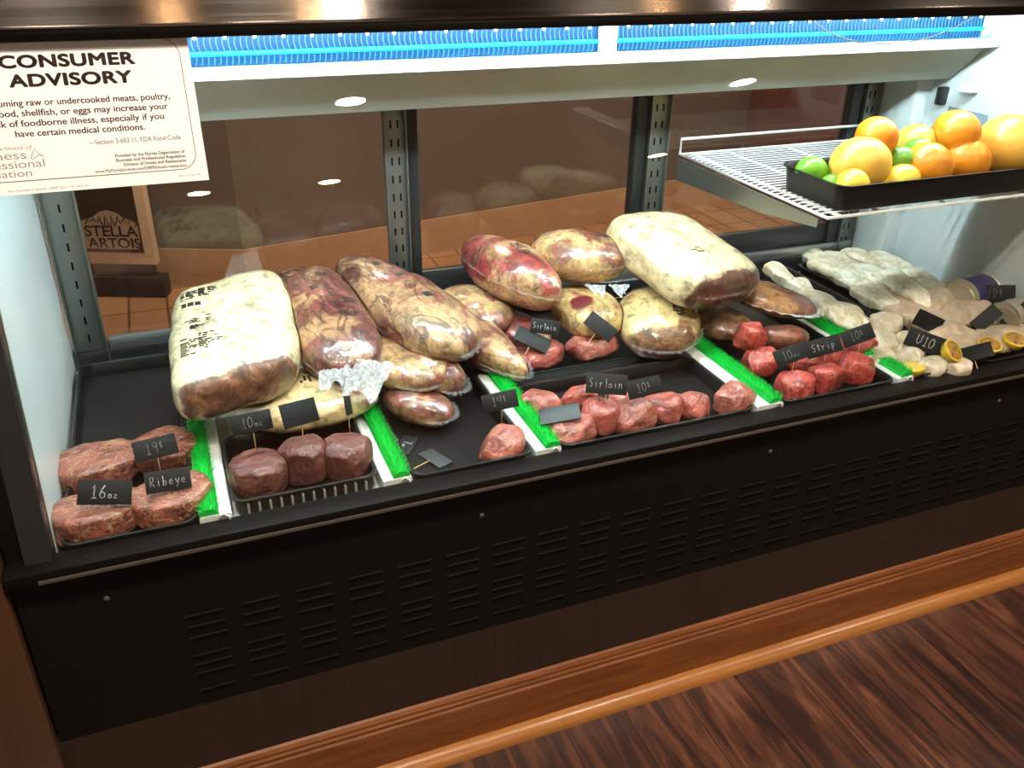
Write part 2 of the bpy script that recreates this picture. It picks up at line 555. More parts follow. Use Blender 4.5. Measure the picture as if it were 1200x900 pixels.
def text_obj(name, body, mat, parent, M4, size=None, width=None, height=None, align_x='LEFT', bold=0.0, depth=.0003, spacing=1.0):
    c = bpy.data.curves.new(name, 'FONT')
    c.body = body
    c.size = 1.0
    c.space_character = spacing
    c.extrude = 0.0
    t = bpy.data.objects.new(name, c)
    COL.objects.link(t)
    bpy.context.view_layer.update()
    me = bpy.data.meshes.new_from_object(t.evaluated_get(bpy.context.evaluated_depsgraph_get()))
    bpy.data.objects.remove(t)
    bpy.data.curves.remove(c)
    xs = [v.co.x for v in me.vertices]
    ys = [v.co.y for v in me.vertices]
    x0, x1, y0, y1 = min(xs), max(xs), min(ys), max(ys)
    sy = size if size else height / (y1 - y0)
    sx = width / (x1 - x0) if width else sy
    ox = {'LEFT': x0, 'CENTER': (x0 + x1) / 2, 'RIGHT': x1}[align_x]
    bm = bmesh.new()
    bm.from_mesh(me)
    bpy.data.meshes.remove(me)
    for v in bm.verts:
        v.co = Vector(((v.co.x - ox) * sx, (v.co.y) * sy, 0))
    if bold:
        src = bm.copy()
        tmp = bpy.data.meshes.new('overprint')
        for dx, dy in ((1, 0), (-1, 0), (0, .7), (0, -.7), (.7, .5), (-.7, .5), (.7, -.5), (-.7, -.5)):
            cp2 = src.copy()
            for v in cp2.verts:
                v.co.x += dx * bold * sy
                v.co.y += dy * bold * sy
            cp2.to_mesh(tmp)
            bm.from_mesh(tmp)
            cp2.free()
        src.free()
        bpy.data.meshes.remove(tmp)
    r = bmesh.ops.extrude_face_region(bm, geom=bm.faces[:])
    for v in [g for g in r['geom'] if isinstance(g, bmesh.types.BMVert)]:
        v.co.z += depth
    bmesh.ops.transform(bm, matrix=M4, verts=bm.verts[:])
    bmesh.ops.recalc_face_normals(bm, faces=bm.faces[:])
    return link_mesh(name, bm, mat, parent, False)

# ------------------------------------------------------------------ the setting
bm = bmesh.new()
box(bm, -3, 9, -10, .10, -.03, 0)
structure(link_mesh('floor', bm, 'planks', None, False))
bm = bmesh.new()
box(bm, -3, 9, .10, 6, -.05, -.02)
structure(link_mesh('floor_kitchen', bm, 'tiles', None, False))
bm = bmesh.new()
box(bm, -3, 9, -10, 6, 2.6, 2.65)
structure(link_mesh('ceiling', bm, 'ceiling', None, False))

def wall_run(name, pts, z0, z1, th, mat):
    bm = bmesh.new()
    for (x0, y0), (x1, y1) in zip(pts, pts[1:]):
        d = Vector((x1 - x0, y1 - y0, 0)).normalized()
        n = Vector((-d.y, d.x, 0)) * th
        prism(bm, [(x0, y0), (x1, y1), (x1 + n.x, y1 + n.y), (x0 + n.x, y0 + n.y)], z0, z1, 'Z')
    return structure(link_mesh(name, bm, mat, None, False))
KW = [(-3, 3.9), (.46, 2.50), (2.6, 2.88), (9, 4.0)]
wall_run('wall_kitchen', KW, -.02, 2.6, .1, 'brown_wall')
wall_run('baseboard_kitchen', [(x, y - .012) for x, y in KW], -.02, .14, .012, 'cove')
structure(box_obj('wall_side', (3.2, 3.3, .9, 3.0, -.02, 2.6), 'red_wall', None, 0))
structure(box_obj('wall_left', (-1.4, -.062, -.012, .60, 0, 2.6), 'side_wood', None, .002))

# wooden plinth, baseboard and quarter round under the case
bm = bmesh.new()
prism(bm, [(.0, 0), (.0, .262), (.66, .262), (.66, 0)], -.062, 2.1)
structure(link_mesh('trim_1', bm, 'plinth', None, False))
bm = bmesh.new()
prism(bm, [(.0, 0), (-.016, 0), (-.016, .098), (-.0145, .104), (-.011, .107), (-.011, .113), (-.0085, .117), (-.0085, .122), (-.005, .128), (.0, .130)], -1.4, 2.1)
structure(link_mesh('baseboard_front', bm, 'baseboard', None, True, 30))
bm = bmesh.new()
prism(bm, [(-.016, 0)] + [(-.016 - .024 * math.cos(a), .024 * math.sin(a)) for a in [k * PI / 16 for k in range(9)]], -1.4, 2.1)
structure(link_mesh('trim_2', bm, 'quarter', None, True, 40))

# ------------------------------------------------------------------ downlights
def downlight(x, y, mat, label, r=.085):
    o = empty('downlight', (x, y, 2.6))
    bm = bmesh.new()
    loft(bm, [[(rr * math.cos(a), rr * math.sin(a), z) for a in [2 * PI * k / 32 for k in range(32)]] for rr, z in ((r + .03, 0), (r + .028, -.008), (r, -.012), (r, -.004))], False, False)
    link_mesh('trim_ring', bm, 'white', o)
    bm = bmesh.new()
    bmesh.ops.create_cone(bm, cap_ends=True, segments=32, radius1=r, radius2=r * .9, depth=.004)
    for v in bm.verts:
        v.co.z -= .007
    link_mesh('lamp_lens', bm, mat, o, True, 30)
    tag(o, label, 'ceiling light', 'downlights in the ceiling')
DL = [(1.57, -5.2), (5.04, -5.25), (.5, -8.3), (1.84, -8.25), (5.9, -8.3), (-1.9, -6.0), (-.02, -.85), (.55, -.85), (1.75, -1.0), (3.3, -1.0)]  # one of the two lamps nearest the sign is added to brighten it
for x, y in DL:
    downlight(x, y, 'warm_downlight' if y < -8 else 'downlight', 'round warm downlight in the ceiling over the shop floor', .11 if y < -4 else .085)
for x, y in ((.7, 1.75), (2.6, 1.8)):
    downlight(x, y, 'kitchen_light', 'round warm downlight in the ceiling behind the case')

# ------------------------------------------------------------------ refrigerated case
CASE = empty('refrigerated_display_case', (0.92, .3, 0.262))
tag(CASE, 'long black refrigerated glass display case with louvred front holding raw meat', 'display case')
CASE_INV = Matrix.Translation(-Vector((0.92, .3, 0.262)))
XL, XR = 0.0, 1.89
def case_mesh(name, bm, mat, smooth=True, auto=35, parent=None):
    bmesh.ops.transform(bm, matrix=CASE_INV, verts=bm.verts[:])
    return link_mesh(name, bm, mat, parent or CASE, smooth, auto)
def case_box(name, b, mat, bev=.001, parent=None):
    bm = bmesh.new()
    box(bm, *b, bev=bev)
    return case_mesh(name, bm, mat, parent=parent)

# front panel with pressed louvres
bm = bmesh.new()
box(bm, -.058, 2.1, .0, .03, .262, D - .024, .002)
rows = (-.151, -.172, -.193, -.228, -.246, -.264, -.298)
for i in range(23):
    x0 = .142 + i * .0795
    for zr in rows:
        z = D + zr
        prism(bm, [(.001, z + .005), (-.0012, z + .001), (-.0012, z - .0003), (.001, z - .0003)], x0, x0 + .055)
        box(bm, x0 + .002, x0 + .053, -.0006, .002, z - .007, z - .0008, mi=1)
panel = case_mesh('front_panel', bm, ['powder', 'slot'], False, None)
for x in (.60, 1.15, 1.70, .05):
    bm = bmesh.new()
    for v in bmesh.ops.create_uvsphere(bm, u_segments=10, v_segments=6, radius=.004)['verts']:
        v.co = Vector((x + v.co.x, -.0005 + v.co.y * .4, D - .085 + v.co.z))
    case_mesh('screw', bm, 'powder_edge', parent=panel)
case_box('front_rail', (-.058, 2.1, -.020, .020, D - .024, D - .006), 'powder', .002)
case_box('rail_edge', (-.02, 2.1, -.0215, -.018, D - .0245, D - .0185), 'powder_edge', .0005)
# deck
case_box('deck_pan', (XL, 2.1, .02, .62, D - .040, D - .030), 'black_plastic', .001)
case_box('deck_liner', (.205, 1.47, .012, .60, D - .030, D - .0265), 'liner', .001)
# end walls
GS = .227     # lean of the front glass
def glass_y(z):
    return .012 + GS * (z - D)
ZT = D + .622
bm = bmesh.new()
prism(bm, [(glass_y(D) + .022, D - .03), (glass_y(ZT) + .022, ZT), (.66, ZT), (.66, D - .03)], XL - .03, XL)
case_mesh('left_end_wall', bm, 'white', False, None)
bm = bmesh.new()
prism(bm, [(glass_y(D) + .022, D - .03), (glass_y(ZT) + .022, ZT), (.53, ZT), (.53, D - .03)], XR, XR + .03)
case_mesh('right_end_wall', bm, 'white', False, None)
case_box('rear_corner_panel', (1.845, XR + .03, .53, .66, D - .03, ZT), 'white')
case_box('corner_clip', (1.862, 1.888, .40, .43, D + .435, D + .452), 'wire')
case_box('wall_sticker', (1.8885, 1.8905, .36, .47, D + .335, D + .395), 'sticker', .0002)
case_box('thermometer_probe', (1.868, 1.89, .478, .496, D + .395, D + .435), 'dark_steel', .004)
# black front frame
bm = bmesh.new()
prism(bm, [(glass_y(D) - .014, D - .024), (glass_y(ZT) - .014, ZT), (glass_y(ZT) + .026, ZT), (glass_y(D) + .026, D - .024)], XL - .034, XL - .001)
case_mesh('left_front_post', bm, 'dark_steel', False, None)
bm = bmesh.new()
prism(bm, [(.02, .262), (.02, ZT), (.66, ZT), (.66, .262)], XL - .058, XL - .034)
case_mesh('left_outer_side', bm, 'powder', False, None)
# glass
bm = bmesh.new()
prism(bm, [(glass_y(D - .008), D - .008), (glass_y(ZT), ZT), (glass_y(ZT) + .006, ZT), (glass_y(D - .008) + .006, D - .008)], XL + .0, 2.1)
case_mesh('front_glass', bm, 'glass', False, None)
# header
hy = glass_y(ZT)
bm = bmesh.new()
prism(bm, [(hy - .020, ZT + .014), (hy - .025, ZT + .013), (hy - .025, ZT + .011), (hy + .5, ZT + .011), (hy + .5, ZT + .15), (hy + .0015, ZT + .15)], -.062, 2.1)
case_mesh('steel_header', bm, 'brushed', False, None)
case_box('header_gasket', (-.034, 2.1, hy - .012, hy + .016, ZT - .004, ZT + .011), 'dark_steel', .002)
case_box('roof_panel', (XL, 2.1, hy + .016, .66, ZT + .002, ZT + .011), 'white', .001)

# evaporator housing along the top of the back
bm = bmesh.new()
prism(bm, [(.402, D + .531), (.480, D + .4535), (.62, D + .4535), (.62, D + .602), (.406, D + .602), (.406, D + .549)], XL + .002, 1.885)
case_mesh('coil_housing', bm, 'grey_enamel', False, None)
case_box('drip_lip', (XL + .002, 1.885, .374, .405, D + .531, D + .549), 'white', .002)
bm = bmesh.new()
tube(bm, [(.03, .262, D + .6155), (1.86, .262, D + .6155)], .008, 12)
case_mesh('light_tube', bm, 'tube')
# fin grilles in two lengths, blue light put into their colour
for n, (xa, xb) in enumerate(((.012, .955), (.990, 1.845))):
    gr = case_box('fin_grille', (xa, xb, .392, .404, D + .550, D + .600), 'blue_back', .001)
    bm = bmesh.new()
    cnt = int((xb - xa) / .0088)
    for i in range(cnt):
        x = xa + .004 + i * (xb - xa - .008) / cnt
        pts = [(x + .0022 * math.sin(u * 7.0), .386, D + .551 + .048 * u) for u in [k / 8 for k in range(9)]]
        tube(bm, pts, .0009, 4, False)
    case_mesh('fins', bm, 'fin', parent=gr)
    bm = bmesh.new()
    tube(bm, [(xa, .390, D + .567), (xb, .390, D + .567)], .0036, 8)
    case_mesh('cyan_lamp', bm, 'cyan', parent=gr)
    k = int((xb - xa) / .042)
    for i in range(k):
        bm = bmesh.new()
        bmesh.ops.create_icosphere(bm, subdivisions=1, radius=.0032)
        for v in bm.verts:
            v.co = v.co + Vector((xa + .02 + i * (xb - xa - .04) / (k - 1), .384, D + .591))
        case_mesh('led_bulb', bm, 'led', parent=gr)  # glowing bead drawn as a glint of the LEDs, not a bulb
case_box('grille_bracket', (.957, .988, .380, .404, D + .550, D + .602), 'grey_enamel', .002)

# rear frame: slotted posts, black mullions, track, panes
def slotted_post(x0, x1, y, nslots=2):
    bm = bmesh.new()
    box(bm, x0, x1, y, y + .012, D - .02, D + .60, .001)
    w = x1 - x0
    for c in range(nslots):
        xc = x0 + w * (c + 1) / (nslots + 1) if nslots > 1 else x0 + w * .5
        for k in range(13):
            z = D + .03 + k * .036
            box(bm, xc - .0018, xc + .0018, y - .0008, y + .001, z, z + .015, mi=1)
    p = case_mesh('slotted_post', bm, ['steel', 'slot'], True, 35)
    for xa in (x0, x1):
        case_box('post_flange', (xa - .0015, xa + .0015, y - .010, y, D - .02, D + .60), 'steel', .0004, p)
slotted_post(.006, .062, .630, 1)
slotted_post(.625, .668, .634)
slotted_post(1.215, 1.262, .634)
slotted_post(1.795, 1.838, .634)
for xa, xb in ((.672, .694), (1.184, 1.211), (1.760, 1.790)):
    case_box('rear_mullion', (xa, xb, .634, .662, D - .01, D + .60), 'dark_steel', .002)
case_box('rear_track', (XL, 1.89, .622, .672, D - .03, D + .012), 'dark_steel', .002)
case_box('rear_sill', (.066, 1.845, .628, .640, D + .012, D + .034), 'alu', .001)
case_box('rear_bottom_frame', (.66, 1.845, .642, .660, D + .012, D + .085), 'dark_steel', .002)
for xa, xb in ((.062, .672), (.694, 1.184), (1.262, 1.80)):
    case_box('rear_pane', (xa, xb, .646, .650, D + .012, D + .60), 'rear_glass', 0)

# ------------------------------------------------------------------ advisory sign on the glass
SX, SZ = .270, D + .624
sn = Vector((0, -1, GS)).normalized()
su = Vector((1, 0, 0))
sv = Vector((0, GS, 1)).normalized()
SW, SH = .290, .178
s0 = Vector((SX - SW, glass_y(SZ), SZ)) + sn * .0012       # upper left corner of the card
sign = empty('advisory_sign', (SX - SW / 2, glass_y(SZ - SH) , SZ - SH))
tag(sign, 'white printed consumer advisory notice stuck on the front glass at upper left', 'sign')
S_INV = Matrix.Translation(-sign.location)
def S(u, v, lift=0.0):
    p = s0 + su * u - sv * v + sn * lift
    m = Matrix((su, sv, sn)).transposed().to_4x4()
    m.translation = p
    return S_INV @ m
bm = bmesh.new()
box(bm, 0, SW, -SH, 0, 0, .0012)
bmesh.ops.transform(bm, matrix=S(0, 0), verts=bm.verts[:])
link_mesh('card', bm, 'paper', sign, False)
bm = bmesh.new()
b0 = [(x + SW / 2, y - SH / 2 + .004) for x, y in rrect(SW - .022, SH - .022, .020, 8)]
b1 = [(x + SW / 2, y - SH / 2 + .004) for x, y in rrect(SW - .0236, SH - .0236, .0192, 8)]
loft(bm, [[(x, y, .0012) for x, y in b0], [(x, y, .0016) for x, y in b0], [(x, y, .0016) for x, y in b1], [(x, y, .0012) for x, y in b1]], False, False)
bmesh.ops.transform(bm, matrix=S(0, 0), verts=bm.verts[:])
link_mesh('border_line', bm, 'ink', sign, False)
CX = .153
def st(txt, v, w, size, al='CENTER', u=CX, mat='ink', bold=.0, name='sign_text', spacing=1.0):
    text_obj(name, txt, mat, sign, S(u, v, .0012), size=size, width=w, align_x=al, bold=bold, spacing=spacing)
st('CONSUMER', .0350, .145, .0190, bold=.06, name='title_text', spacing=1.06)
st('ADVISORY', .0560, .132, .0190, bold=.06, name='title_text', spacing=1.06)
st('Consuming raw or undercooked meats, poultry,', .0775, .212, .0104, bold=.018)
st('seafood, shellfish, or eggs may increase your', .0890, .204, .0104, bold=.018)
st('risk of foodborne illness, especially if you', .1005, .191, .0104, bold=.018)
st('have certain medical conditions.', .1120, .143, .0104, bold=.018)
st('\u2014Section 3-603.11, FDA Food Code', .1260, .106, .0080, 'RIGHT', SW - .026)
st('Provided by the Florida Department of', .1425, .081, .0053, 'RIGHT', SW - .024, bold=.018)
st('Business and Professional Regulation', .1480, .081, .0053, 'RIGHT', SW - .024, bold=.018)
st('Division of Hotels and Restaurants', .1535, .073, .0053, 'RIGHT', SW - .024, bold=.018)
st('www.MyFloridaLicense.com/DBPR/hotels-restaurants', .1595, .107, .0053, 'RIGHT', SW - .024, bold=.01)
st('Florida Department of', .1265, .074, .0070, 'LEFT', .022, 'grey_ink')
st('Business', .1370, .066, .0132, 'LEFT', .022, 'grey_ink')
st('Professional', .1475, .084, .0132, 'LEFT', .022, 'grey_ink')
st('Regulation', .1575, .068, .0120, 'LEFT', .022, 'grey_ink')
st('Also Available in Spanish  DBPR Form HR 5030-061', .1745, .090, .0038, 'LEFT', .060, 'grey_ink')
st('2010 October 20', .1715, .026, .0034, 'RIGHT', SW - .010, 'grey_ink')
bm = bmesh.new()
for pts in ([(.092, -.138), (.096, -.130), (.099, -.1265), (.1005, -.131), (.107, -.137)], [(.093, -.139), (.100, -.1345), (.106, -.1335)]):
    tube(bm, [(x, y, .0014) for x, y in pts], .0004, 5)
bmesh.ops.transform(bm, matrix=S(0, 0), verts=bm.verts[:])
link_mesh('emblem', bm, 'grey_ink', sign)

# ------------------------------------------------------------------ framed poster behind the case
PO = empty('framed_poster', (.135, 2.515, -.02), math.radians(-22))
tag(PO, 'pale framed dark beer poster standing on a dark base behind the rear glass', 'poster')
bm = bmesh.new()
box(bm, -.50, .0, -.02, .022, .135, .80, .003)
link_mesh('board', bm, 'peach', PO, True, 30)
bm = bmesh.new()
box(bm, -.475, -.040, -.0225, -.0195, .185, .78)
link_mesh('picture', bm, 'poster', PO, False)
bm = bmesh.new()
crest = [(-.265, .20), (-.060, .20), (-.052, .212), (-.046, .235), (-.046, .295), (-.056, .310), (-.075, .318), (-.10, .330), (-.125, .348), (-.155, .356), (-.185, .348), (-.21, .330), (-.235, .318), (-.262, .312), (-.275, .300), (-.268, .288), (-.28, .27), (-.268, .25), (-.28, .232), (-.27, .215)]
prism(bm, crest, -.0245, -.0220, 'Y')
link_mesh('crest_panel', bm, 'poster_print', PO, False)
bm = bmesh.new()
for k in range(9):
    x = -.245 + k * .024
    tube(bm, [(x, -.0250, .300 + .012 * math.sin(k * 1.3)), (x + .008, -.0250, .316 + .02 * math.sin(k * .39)), (x + .018, -.0250, .302 + .012 * math.cos(k))], .0024, 5)
link_mesh('crest_scrolls', bm, 'poster_ink', PO)
PM = Matrix.Translation((0, -.0248, 0)) @ Matrix.Rotation(PI / 2, 4, 'X')
text_obj('poster_text', 'STELLA', 'poster_ink', PO, PM @ Matrix.Translation((-.255, .252, 0)), height=.042, width=.205, bold=.02, depth=.0008)
text_obj('poster_text', 'ARTOIS', 'poster_ink', PO, PM @ Matrix.Translation((-.250, .205, 0)), height=.040, width=.205, bold=.02, depth=.0008)
bm = bmesh.new()
box(bm, -.55, .02, -.035, .035, 0, .085, .004)
link_mesh('base', bm, 'poster', PO, True, 30)
bm = bmesh.new()
box(bm, -.50, -.02, -.015, .02, .085, .135, .002)
link_mesh('stand_neck', bm, 'poster', PO, True, 30)

# ------------------------------------------------------------------ trays
TF = D - .0235        # tray floor on which the food lies
def food_tray(x0, x1, y0, y1, label, h=.026, z=None, ribs=False, r=.02, group='black food trays in the case'):
    z = D - .0262 if z is None else z
    o = empty('food_tray', ((x0 + x1) / 2, (y0 + y1) / 2, z))
    bm = bmesh.new()
    rounded_tray(bm, x1 - x0, y1 - y0, h, r, .008)
    link_mesh('pan', bm, 'tray_plastic', o, True, 40)
    bm = bmesh.new()
    w, d = x1 - x0, y1 - y0
    ring = rrect(w - .001, d - .001, r)
    ring2 = rrect(w - .006, d - .006, r)
    loft(bm, [[(x, y, h - .0002) for x, y in ring], [(x, y, h + .0008) for x, y in ring], [(x, y, h + .0008) for x, y in ring2], [(x, y, h - .0002) for x, y in ring2]], False, False)
    link_mesh('rim_bead', bm, 'clear_rim', o, True, 40)
    if ribs:
        bm = bmesh.new()
        n = 12
        for i in range(n):
            x = -w / 2 + .022 + i * (w - .044) / (n - 1)
            box(bm, x - .0016, x + .0016, -d / 2 - .0016, -d / 2 + .007, .003, h - .007)
        link_mesh('ribs', bm, 'rib_plastic', o, False)
    return tag(o, label, 'tray', group)
food_tray(.008, .185, .018, .60, 'long black tray at the far left end holding ribeye steaks')
food_tray(.232, .448, .030, .225, 'small ribbed black tray holding three dark filets', h=.034, ribs=True, group=None)
food_tray(.496, .697, .018, .60, 'black tray with one lone steak and two fallen slate tags')
food_tray(.745, 1.120, .018, .242, 'wide black tray in front holding many sirloin pieces')
food_tray(.745, 1.120, .275, .60, 'black tray behind holding two large sirloin pieces')
food_tray(1.178, 1.434, .018, .60, 'black tray of bright red strip steaks')
food_tray(1.476, 1.622, .018, .61, 'narrow black tray of scallops and pale fish beside green strip')
food_tray(1.652, 1.882, .018, .61, 'black tray of fish fillets along the right end wall')

# ------------------------------------------------------------------ green garnish dividers
def divider(x, y0, y1, label, rail, w=.026):
    o = empty('grass_divider', (x, (y0 + y1) / 2, D - .0262))
    L = y1 - y0
    bm = bmesh.new()
    ra, rb = rail[0] - x, rail[1] - x
    prism(bm, [(ra, 0), (rb, 0), (rb, .027), (rb - .003, .029), (ra + .003, .029), (ra, .027)], -L / 2 - .002, L / 2, 'Y')
    link_mesh('white_rail', bm, 'liner', o, False)
    bm = bmesh.new()
    tube(bm, [(rb * .6 + ra * .4, -L / 2 - .003, .004), (rb - .004, -L / 2 - .004, .012), (rb - .004, -L / 2 - .004, .024), (rb - .012, -L / 2 - .004, .031), (rb - .018, -L / 2 - .004, .024)], .0016, 6)
    link_mesh('rail_hook', bm, 'wire', o)
    z0 = .029
    bm = bmesh.new()
    prism(bm, [(-w / 2, z0), (w / 2, z0), (w / 2, z0 + .003), (w * .25, z0 + .010), (-w * .25, z0 + .010), (-w / 2, z0 + .003)], -L / 2, L / 2, 'Y')
    link_mesh('base_strip', bm, 'grass', o, False)
    rng = random.Random(int(x * 1000))
    bm = bmesh.new()
    n = int(L / .0030)
    for i in range(n):
        for k in range(9):
            y = -L / 2 + (i + rng.random()) * L / n
            u = (k + rng.random() * .8) / 8.6 * 2 - 1
            bx = u * w * .30
            ang = u * 1.05 + rng.uniform(-.15, .15)
            hl = rng.uniform(.010, .015)
            tip = Vector((bx + math.sin(ang) * hl, y + rng.uniform(-.003, .003), z0 + .006 + math.cos(ang) * hl))
            b = Vector((bx, y, z0 + .004))
            s = Vector((rng.uniform(-.3, .3), 1, 0)).normalized() * .0013
            t2 = Vector((math.cos(ang), 0, -math.sin(ang))) * .0010
            vs = [bm.verts.new(b - s), bm.verts.new(b + s), bm.verts.new(b + t2), bm.verts.new(tip)]
            bm.faces.new((vs[0], vs[1], vs[3]))
            bm.faces.new((vs[1], vs[2], vs[3]))
            bm.faces.new((vs[2], vs[0], vs[3]))
    link_mesh('grass_blades', bm, 'grass', o, False)
    return tag(o, label, 'garnish strip', 'green grass dividers')
divider(.200, .020, .36, 'green plastic grass strip beside the ribeye steaks', (.186, .230))
divider(.479, .020, .36, 'green plastic grass strip right of the three filets', (.450, .494))
divider(.729, .020, .30, 'green plastic grass strip left of the sirloin pieces', (.699, .743))
divider(1.160, .020, .38, 'green plastic grass strip between sirloin and strip steaks', (1.122, 1.176))
divider(1.458, .020, .42, 'green plastic grass strip between strip steaks and scallops', (1.436, 1.473))

# positions and sizes in metres
BAG = {
    'F': ((0.3787, 0.2617, 0.625), (0.4987, 0.2626, 0.625), (0.2588, 0.2607, 0.625), 0.17, 0.062),
    'I2': ((0.5644, 0.2175, 0.5975), (0.5199, 0.2611, 0.605), (0.6088, 0.1739, 0.59), 0.09, 0.06),
    'I3': ((0.6017, 0.2603, 0.6325), (0.556, 0.3018, 0.65), (0.6474, 0.2187, 0.615), 0.085, 0.075),
    'I5': ((0.75, 0.461, 0.65), (0.7264, 0.561, 0.65), (0.7736, 0.361, 0.65), 0.13, 0.085),
    'I6': ((0.815, 0.4029, 0.625), (0.7834, 0.4837, 0.625), (0.8466, 0.3221, 0.625), 0.1, 0.06),
    'J4': ((0.9603, 0.3866, 0.65), (0.9536, 0.4811, 0.65), (0.9669, 0.2922, 0.65), 0.13, 0.085),
    'J5': ((1.083, 0.3091, 0.64), (1.1188, 0.3969, 0.66), (1.0473, 0.2213, 0.62), 0.165, 0.105),
    'J8': ((1.2318, 0.3239, 0.6125), (1.191, 0.3899, 0.62), (1.2727, 0.258, 0.605), 0.12, 0.06),
    'J6': ((1.3544, 0.3159, 0.65), (1.2818, 0.3771, 0.665), (1.4271, 0.2546, 0.635), 0.12, 0.05),
    'J7': ((1.3218, 0.2159, 0.61), (1.277, 0.2362, 0.61), (1.3665, 0.1956, 0.61), 0.06, 0.05),
    'I4': ((0.7149, 0.3646, 0.6325), (0.6626, 0.5018, 0.65), (0.7673, 0.2273, 0.615), 0.1, 0.075),
    'I1': ((0.5495, 0.2923, 0.6425), (0.5112, 0.374, 0.65), (0.5878, 0.2105, 0.635), 0.11, 0.07),
    'E': ((0.284, 0.3639, 0.705), (0.2932, 0.5438, 0.72), (0.2748, 0.1841, 0.69), 0.205, 0.105),
    'G': ((0.4447, 0.406, 0.6975), (0.4333, 0.5892, 0.72), (0.4561, 0.2229, 0.675), 0.155, 0.1),
    'H': ((0.5892, 0.4063, 0.7075), (0.5159, 0.5743, 0.74), (0.6625, 0.2383, 0.675), 0.145, 0.105),
    'J1': ((0.8253, 0.4555, 0.725), (0.7773, 0.581, 0.74), (0.8733, 0.3299, 0.71), 0.13, 0.115),
    'J2': ((0.9699, 0.4503, 0.745), (0.89, 0.5116, 0.75), (1.0498, 0.389, 0.74), 0.145, 0.1),
    'J3': ((1.1585, 0.3702, 0.745), (1.119, 0.502, 0.78), (1.198, 0.2383, 0.71), 0.24, 0.1),
}
CUT = {
    'ribeye_back_left': ((0.0509, 0.2154, 0.59), (0.118, 0.095, 0.042), 8),
    'ribeye_back_right': ((0.1476, 0.2242, 0.59), (0.1, 0.1, 0.042), 35),
    'ribeye_front_left': ((0.0545, 0.0754, 0.594), (0.122, 0.088, 0.045), 12),
    'ribeye_front_right': ((0.152, 0.0765, 0.594), (0.115, 0.09, 0.045), 15),
    'filet_left': ((0.2759, 0.0949, 0.598), (0.088, 0.078, 0.06), 10),
    'filet_mid': ((0.3468, 0.105, 0.602), (0.07, 0.078, 0.07), 60),
    'filet_right': ((0.4089, 0.0932, 0.6), (0.076, 0.08, 0.062), 30),
    'mid': ((0.6555, 0.0628, 0.59), (0.078, 0.07, 0.05), 20),
    's1': ((0.7656, 0.1549, 0.59), (0.078, 0.06, 0.04), -40),
    's2': ((0.8414, 0.1682, 0.586), (0.085, 0.04, 0.035), 12),
    's3': ((0.7779, 0.064, 0.59), (0.085, 0.065, 0.045), 14),
    's4': ((0.842, 0.0817, 0.594), (0.062, 0.07, 0.055), 50),
    's5': ((0.8993, 0.0682, 0.59), (0.078, 0.07, 0.05), 10),
    's6': ((0.9653, 0.0722, 0.592), (0.072, 0.07, 0.05), -60),
    's7': ((1.0201, 0.0625, 0.59), (0.066, 0.06, 0.046), 25),
    's8': ((1.1014, 0.0594, 0.59), (0.084, 0.065, 0.046), 22),
    's9': ((0.9236, 0.1316, 0.586), (0.07, 0.05, 0.035), 15),
    'r1': ((0.8313, 0.3262, 0.602), (0.12, 0.09, 0.045), 10),
    'r2': ((0.9405, 0.3185, 0.608), (0.115, 0.08, 0.045), 12),
    't1': ((1.225, 0.1973, 0.635), (0.062, 0.06, 0.055), 20),
    't2': ((1.2276, 0.1634, 0.595), (0.065, 0.065, 0.06), 60),
    't3': ((1.2346, 0.0665, 0.59), (0.072, 0.065, 0.055), -30),
    't4': ((1.312, 0.0712, 0.59), (0.068, 0.06, 0.055), 15),
    't5': ((1.3927, 0.0835, 0.59), (0.066, 0.062, 0.06), 40),
    't6': ((1.4026, 0.1407, 0.595), (0.07, 0.06, 0.055), 0),
    't7': ((1.3188, 0.1373, 0.59), (0.06, 0.06, 0.05), 30),
    't8': ((1.4626, 0.144, 0.595), (0.055, 0.05, 0.05), 10),
}
